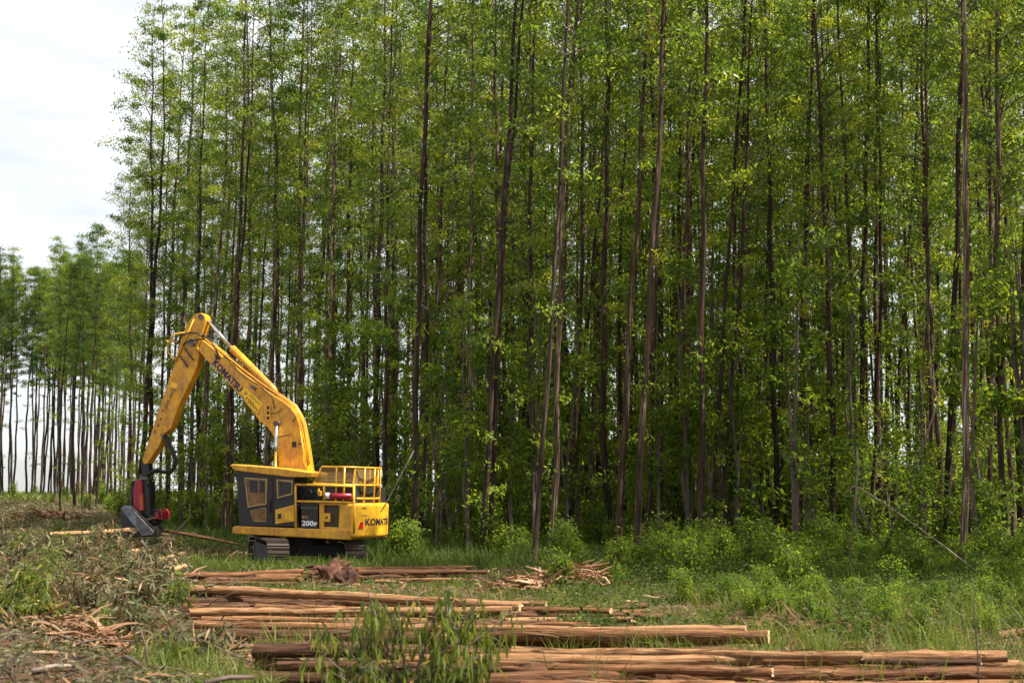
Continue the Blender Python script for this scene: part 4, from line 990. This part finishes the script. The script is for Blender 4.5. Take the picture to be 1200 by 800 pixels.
grass(14000, 33, 48, .12, .38, (.3, .8), (.016, .03), .42, .8, .9, .45)
grass(36000, 55, 100, -.26, .37, (.4, .9), (.03, .06), .34, .9, .4, .30)
grass(20000, 40, 62, -.22, -.10, (.15, .5), (.016, .03), .55, .8, 1.1, .45)
grass(5000, 60, 150, -.42, -.2, (.25, .6), (.05, .1), .6, .9, .3, .5)
grass(6000, 150, 190, -.42, -.2, (.4, .9), (.08, .16), .75, .9, .3, .30)
grass(2500, 15.5, 22, -.26, -.16, (.2, .55), (.01, .02), .72, .8, 2.2, .5)
# tufts standing between and before the logs
for k in range(230):
    ty = rng.uniform(16.6, 33); tx = (rng.uniform(-.17, .37) if k % 3 else rng.uniform(.12, .37)) * ty; m_ = rng.randint(14, 40)
    gp.append((tx + rng.normal(0, .12, m_), ty + rng.normal(0, .12, m_), rng.uniform(.25, .75, m_), rng.uniform(.010, .022, m_), np.clip(rng.normal(.72, .14, m_), 0, 1)))
for k in range(85):
    ty = rng.uniform(40.6, 43.0); tx = rng.uniform(-9.6, -4.2); m_ = rng.randint(16, 36)
    gp.append((tx + rng.normal(0, .16, m_), ty + rng.normal(0, .16, m_), rng.uniform(.25, .72, m_), rng.uniform(.018, .034, m_), np.clip(rng.normal(.6, .15, m_), 0, 1)))
x, y, hh, ww, tt = [np.concatenate(q) for q in zip(*gp)]; n_ = len(x)
C = np.stack([x, y, zg(x, y) - .01], 1); D = rng.normal(0, .38, (n_, 3)); D[:, 2] = 1
V, F = ribbon_geo(C, D, rng.normal(0, 1, (n_, 3)) * [1, 1, .1], hh, ww, 2, rng.uniform(.2, 1.9, n_), [1, .8, .05])
set_props(link('grass', mesh_arrays('grass', V, F, M['grass'], np.repeat(tt, 2))), 'long green grass and weeds along the clearing and between the logs', 'grass', kind='stuff')
# broad-leaved weeds in front of the stand
cl = rs(17); nc = 800; cy = cl.uniform(22, 53, nc); cx = cl.uniform(.02, .38, nc) * cy
k = cl.uniform(0, 1, nc) < .25 + .75 * sstep(.45, .6, field(cx, cy, .55, .4)); cx, cy = cx[k], cy[k]
ch = cl.uniform(.12, .85, len(cx)) * (.55 + .45 * sstep(28, 40, cy)); idx = cl.randint(0, len(cx), 75000); n_ = len(idx)
C = np.stack([cx[idx] + cl.normal(0, .3, n_), cy[idx] + cl.normal(0, .3, n_), np.zeros(n_)], 1)
C[:, 2] = zg(C[:, 0], C[:, 1]) + ch[idx] * cl.uniform(.05, 1, n_) ** .7
L = cl.uniform(.05, .13, n_)
V, F = leaf_geo(C, cl.normal(0, 1, (n_, 3)) * [1, 1, .5], cl.normal(0, .5, (n_, 3)) + [0, 0, 1], L, L * cl.uniform(.35, .5, n_))
set_props(link('weeds', mesh_arrays('weeds', V, F, M['weed'], np.clip(cl.normal(.5, .2, n_) + .25 * (ch[idx] - .5), 0, 1))), 'broad leaved weeds carpeting the ground before the plantation', 'weeds', kind='stuff')

# ------------------------------------------------------------------ leafy felled tops and sprouts close by
def drooping(name, seed, base, stems, nleaf, label, cat, leaf=(.13, .23), wr=.17, mat='sprout', dd=-.9):
    rng = rs(seed); r = empty(name, base); st = MB(); CC = []
    for pts in stems:
        pts = [np.array(p, float) for p in pts]; n_ = len(pts)
        st.tube(pts, [.016 * (1 - .75 * i / (n_ - 1)) + .002 for i in range(n_)], 5, False)
        for j in range(16):
            t = rng.uniform(.15, 1) * (n_ - 1); i = min(n_ - 2, int(t)); q = pts[i] * (1 - t + i) + pts[i + 1] * (t - i)
            e = q + rng.normal(0, .13, 3) * [1, 1, .6]; st.tube([q, (q + e) / 2 + [0, 0, .04], e], [.005, .004, .002], 3, False)
            for f in np.linspace(.3, 1, 4): CC.append(q + (e - q) * f)
    CC = np.array(CC); idx = rng.randint(0, len(CC), nleaf)
    C = CC[idx] + rng.normal(0, .05, (nleaf, 3)); D = rng.normal(0, .5, (nleaf, 3)); D[:, 2] += dd
    L = rng.uniform(*leaf, nleaf)
    V, F = ribbon_geo(C, D, rng.normal(0, 1, (nleaf, 3)), L, L * rng.uniform(wr * .8, wr * 1.25, nleaf), 3, rng.uniform(.2, .9, nleaf), [.15, 1, .75, .03])
    link('stems', st.mesh('stems', M['twig']), r)['kind'] = 'stuff'
    link('foliage', mesh_arrays('foliage', V, F, M[mat], np.repeat(np.clip(rng.normal(.5, .22, nleaf), 0, 1), 3)), r)['kind'] = 'stuff'
    return set_props(r, label, cat)
b0 = at_z(480, 830); b0.z = zg1(b0.x, b0.y)
def rel(px, py, dy=0): q = at_y(px, py, b0.y + dy); return q - b0
stems = []
for (a, b_, c_, d_, e_, f_, dy) in [(480, 812, 500, 750, 515, 700, 0), (480, 812, 530, 745, 560, 705, .15), (480, 812, 545, 760, 583, 730, .1), (480, 812, 470, 750, 455, 715, .2), (480, 812, 435, 765, 405, 720, .3),
                                    (480, 812, 420, 775, 380, 735, .35), (480, 812, 510, 770, 540, 750, -.1), (480, 812, 550, 775, 578, 765, -.05), (480, 812, 400, 785, 370, 760, .3), (480, 812, 440, 720, 430, 690, .5), (480, 812, 520, 730, 535, 692, .3),
                                    (480, 812, 450, 800, 420, 780, 0), (480, 812, 500, 795, 520, 775, -.1), (480, 812, 540, 795, 560, 780, -.1), (480, 812, 410, 800, 385, 785, .1)]:
    stems.append([rel(480, 830), rel(c_, d_, dy), rel(e_, f_, dy * 1.5)])
drooping('felled_branch', 5, b0, stems, 1900, 'felled eucalyptus branch with drooping dark leaves lying over the log stacks', 'branch', leaf=(.12, .22), wr=.18, dd=-1.7)
b0 = at_z(20, 782); b0.z = zg1(b0.x, b0.y)
stems = [[rel(20, 782), rel(c_, d_, dy), rel(e_, f_, dy)] for (c_, d_, e_, f_, dy) in [(15, 730, 20, 668, 0), (30, 730, 50, 672, .2), (0, 735, -10, 680, 0), (40, 745, 70, 700, .3), (5, 740, 5, 700, -.2), (50, 755, 80, 730, .2), (-15, 750, -30, 700, 0), (25, 720, 35, 660, .4)]]
drooping('leafy_sapling', 6, b0, stems, 2000, 'bright leafy eucalyptus sapling standing in the slash', 'sapling', mat='sprout', dd=-.35)
b0 = at_z(205, 792); b0.z = zg1(b0.x, b0.y)
stems = [[rel(205, 792), rel(c_, d_, 0), rel(e_, f_, .1)] for (c_, d_, e_, f_) in [(195, 770, 185, 755), (210, 765, 205, 745), (225, 770, 245, 758), (180, 780, 160, 775), (235, 782, 255, 780)]]
drooping('wilted_branch', 7, b0, stems, 420, 'wilted branch with long hanging leaves beside the dark logs', 'branch', leaf=(.2, .34), wr=.1)
for i, (px, py, s_) in enumerate([(212, 722, .5), (180, 740, .5), (75, 690, .8), (112, 674, .7), (150, 690, .8), (60, 650, .9), (135, 735, .7), (95, 715, .7), (30, 640, 1.0), (170, 765, .6), (70, 655, .8), 
        (10, 700, .9), (45, 715, .8), (70, 735, .8), (110, 690, .9), (130, 705, .8), (160, 715, .8), (150, 750, .6), (85, 665, 1.0), (40, 670, .9), (20, 625, 1.1), (165, 690, .5), (120, 760, .6), (230, 775, .6), (5, 665, .9), (55, 690, .9), (25, 735, .7), (100, 745, .7), (60, 632, 1.0), (10, 760, .6), (145, 725, .7), (75, 672, .9)]):
    b0 = at_z(px, py); b0.z = zg1(b0.x, b0.y); st_ = []
    for k in range(7):
        a = tr_.uniform(0, 6.28); e = tr_.uniform(.25, 1.1); Lk = tr_.uniform(.55, 1.05) * s_ * 1.3
        st_.append([Vector((0, 0, .05)), Vector((math.cos(a), math.sin(a), e + .2)) * Lk * .5, Vector((math.cos(a), math.sin(a), e)) * Lk])
    o = drooping('slash_branch', 60 + i, b0, st_, 850, 'cut leafy branch top wilting on the slash', 'branch', mat='sprout' if i % 3 == 1 else 'litter', dd=-.4)
    o['group'] = 'leafy branch tops on the slash'

# ------------------------------------------------------------------ dead sticks and poles
def stick(name, pts, r0_, r1_, mat, label, cat, extra=(), group=None):
    n_ = len(pts); o = MB().tube(pts, [r0_ + (r1_ - r0_) * i / (n_ - 1) for i in range(n_)], 7)
    for e, ra in extra: o.tube(e, [ra * (1 - .7 * i / (len(e) - 1)) for i in range(len(e))], 5)
    return set_props(o.build(name, M[mat], smooth=True), label, cat, group)
Yb = at_z(995, 690).y
Q = lambda a, b_, dy=0: at_y(a, b_, Yb + dy)
bs = empty('broken_sapling', (Q(994, 690).x, Yb, 0))
def kid(name, pts, ra, mat):
    n_ = len(pts); o = MB().tube([p - bs.location for p in pts], [ra * (1 - .5 * i / (n_ - 1)) for i in range(n_)], 7).build(name, M[mat], bs, smooth=True)
kid('lower_stem', [Q(994, 692), Q(997, 650), Q(1000, 600)], .03, 'twig')
kid('stem', [Q(1002, 602), Q(1004, 570), Q(1006, 545), Q(1004, 525)], .042, 'paletwig')
kid('broken_top', [Q(988, 581), Q(1001, 569), Q(1008, 572), Q(1040, 592), Q(1074, 616, -.2), Q(1120, 650, -.4), Q(1148, 672, -.5)], .027, 'paletwig')
kid('side_branch', [Q(1005, 590), Q(1020, 620), Q(1035, 640)], .035, 'twig')
kid('side_branch', [Q(1005, 560), Q(1030, 545), Q(1042, 540), Q(1075, 548)], .025, 'twig')
set_props(bs, 'pale dead sapling snapped at head height with its top bent down', 'sapling')
for i, (a, b_) in enumerate([(1000, 560), (1035, 550), (1070, 565), (1090, 585), (1025, 590), (1060, 610), (1010, 625), (1095, 615), (1120, 575), (980, 600)]):
    pass
rngb = rs(55); nl = 1500
cxs = np.array([[Q(a, b_).x, Q(a, b_).y, Q(a, b_).z] for a, b_ in [(995, 522), (1015, 535), (1035, 548), (1055, 540), (1072, 556), (1090, 570), (1055, 590), (1075, 605), (1020, 600), (1000, 620), (1100, 560), (1040, 625), (985, 560), (1012, 585), (1085, 590)]]) - np.array(bs.location)
idx = rngb.randint(0, len(cxs), nl); C = cxs[idx] + rngb.normal(0, 1, (nl, 3)) * [.34, .4, .17]
L = rngb.uniform(.08, .16, nl); V, F = leaf_geo(C, rngb.normal(0, 1, (nl, 3)) * [1, 1, .5], rngb.normal(0, .5, (nl, 3)) + [0, 0, 1], L, L * .42)
link('foliage', mesh_arrays('foliage', V, F, M['shrub'], np.clip(rngb.normal(.35, .2, nl), 0, 1)), bs)
stick('leaning_pole', [Q(1037, 642, .5), Q(1064, 580, .5), Q(1085, 513, .4), Q(1101, 466, .4)], .034, .02, 'twig', 'grey dead pole leaning to the side behind the snapped sapling', 'dead pole', [([Q(1083, 520, .4), Q(1093, 512, .3)], .02)])
Yb = at_z(478, 668).y; stick('leaning_pole', [Q(446, 600, -1), Q(455, 585, -.9), Q(470, 556, -.5), Q(485, 528, 0)], .02, .012, 'paletwig', 'thin pale pole leaning on a trunk beside the counterweight', 'dead pole')
Yb = at_z(1146, 822).y; stick('dry_stalk', [Q(1147, 826), Q(1146, 770), Q(1144, 740), Q(1141, 710), Q(1142, 690), Q(1140, 676)], .010, .004, 'twig', 'thin dry brown stalk standing upright in front of the log ends', 'stalk', [([Q(1146, 772), Q(1149, 764), Q(1151, 762)], .006)])
Yb = at_z(200, 672).y; stick('broken_stick', [Q(165, 633), Q(180, 652), Q(192, 668), Q(197, 680)], .05, .03, 'twig', 'dark stick slanting over the pale log jumble', 'stick')
stick('broken_stick', [Q(180, 650), Q(190, 640), Q(196, 632)], .035, .015, 'paletwig', 'short pale stick poking out of the pale log jumble', 'stick')
Yb = at_z(215, 650).y; stick('broken_stick', [Q(197, 645), Q(207, 622), Q(216, 613), Q(223, 606), Q(222, 590)], .035, .012, 'paletwig', 'crooked pale branch standing beside the harvester head', 'stick')
Yb = at_z(172, 806).y; stick('broken_stick', [Q(178, 800), Q(173, 775), Q(170, 755), Q(164, 735)], .022, .009, 'twig', 'thin brown stick standing in the slash by the wilted branch', 'stick')
for i, (a, b_, c_, d_, mt, lb) in enumerate([(38, 786, 88, 780, 'paletwig', 'pale bleached stick lying flat on the bark heap'), (70, 776, 108, 766, 'twig', 'brown stick lying across the slash'), (20, 775, 25, 768, 'paletwig', 'short pale splinter standing in the bark heap'),
                                     (37, 782, 47, 766, 'paletwig', 'pale splinter leaning on the bleached stick'), (145, 770, 168, 783, 'twig', 'brown stick sloping beside the wilted branch'), (240, 800, 297, 793, 'twig', 'thick brown stick on the ground at the dark log ends')]):
    p0, p1 = at_z(a, b_, .3), at_z(c_, d_, .32); stick('fallen_stick', [p0, (p0 + p1) / 2 + Vector((0, 0, .03)), p1], .035, .022, mt, lb, 'stick')
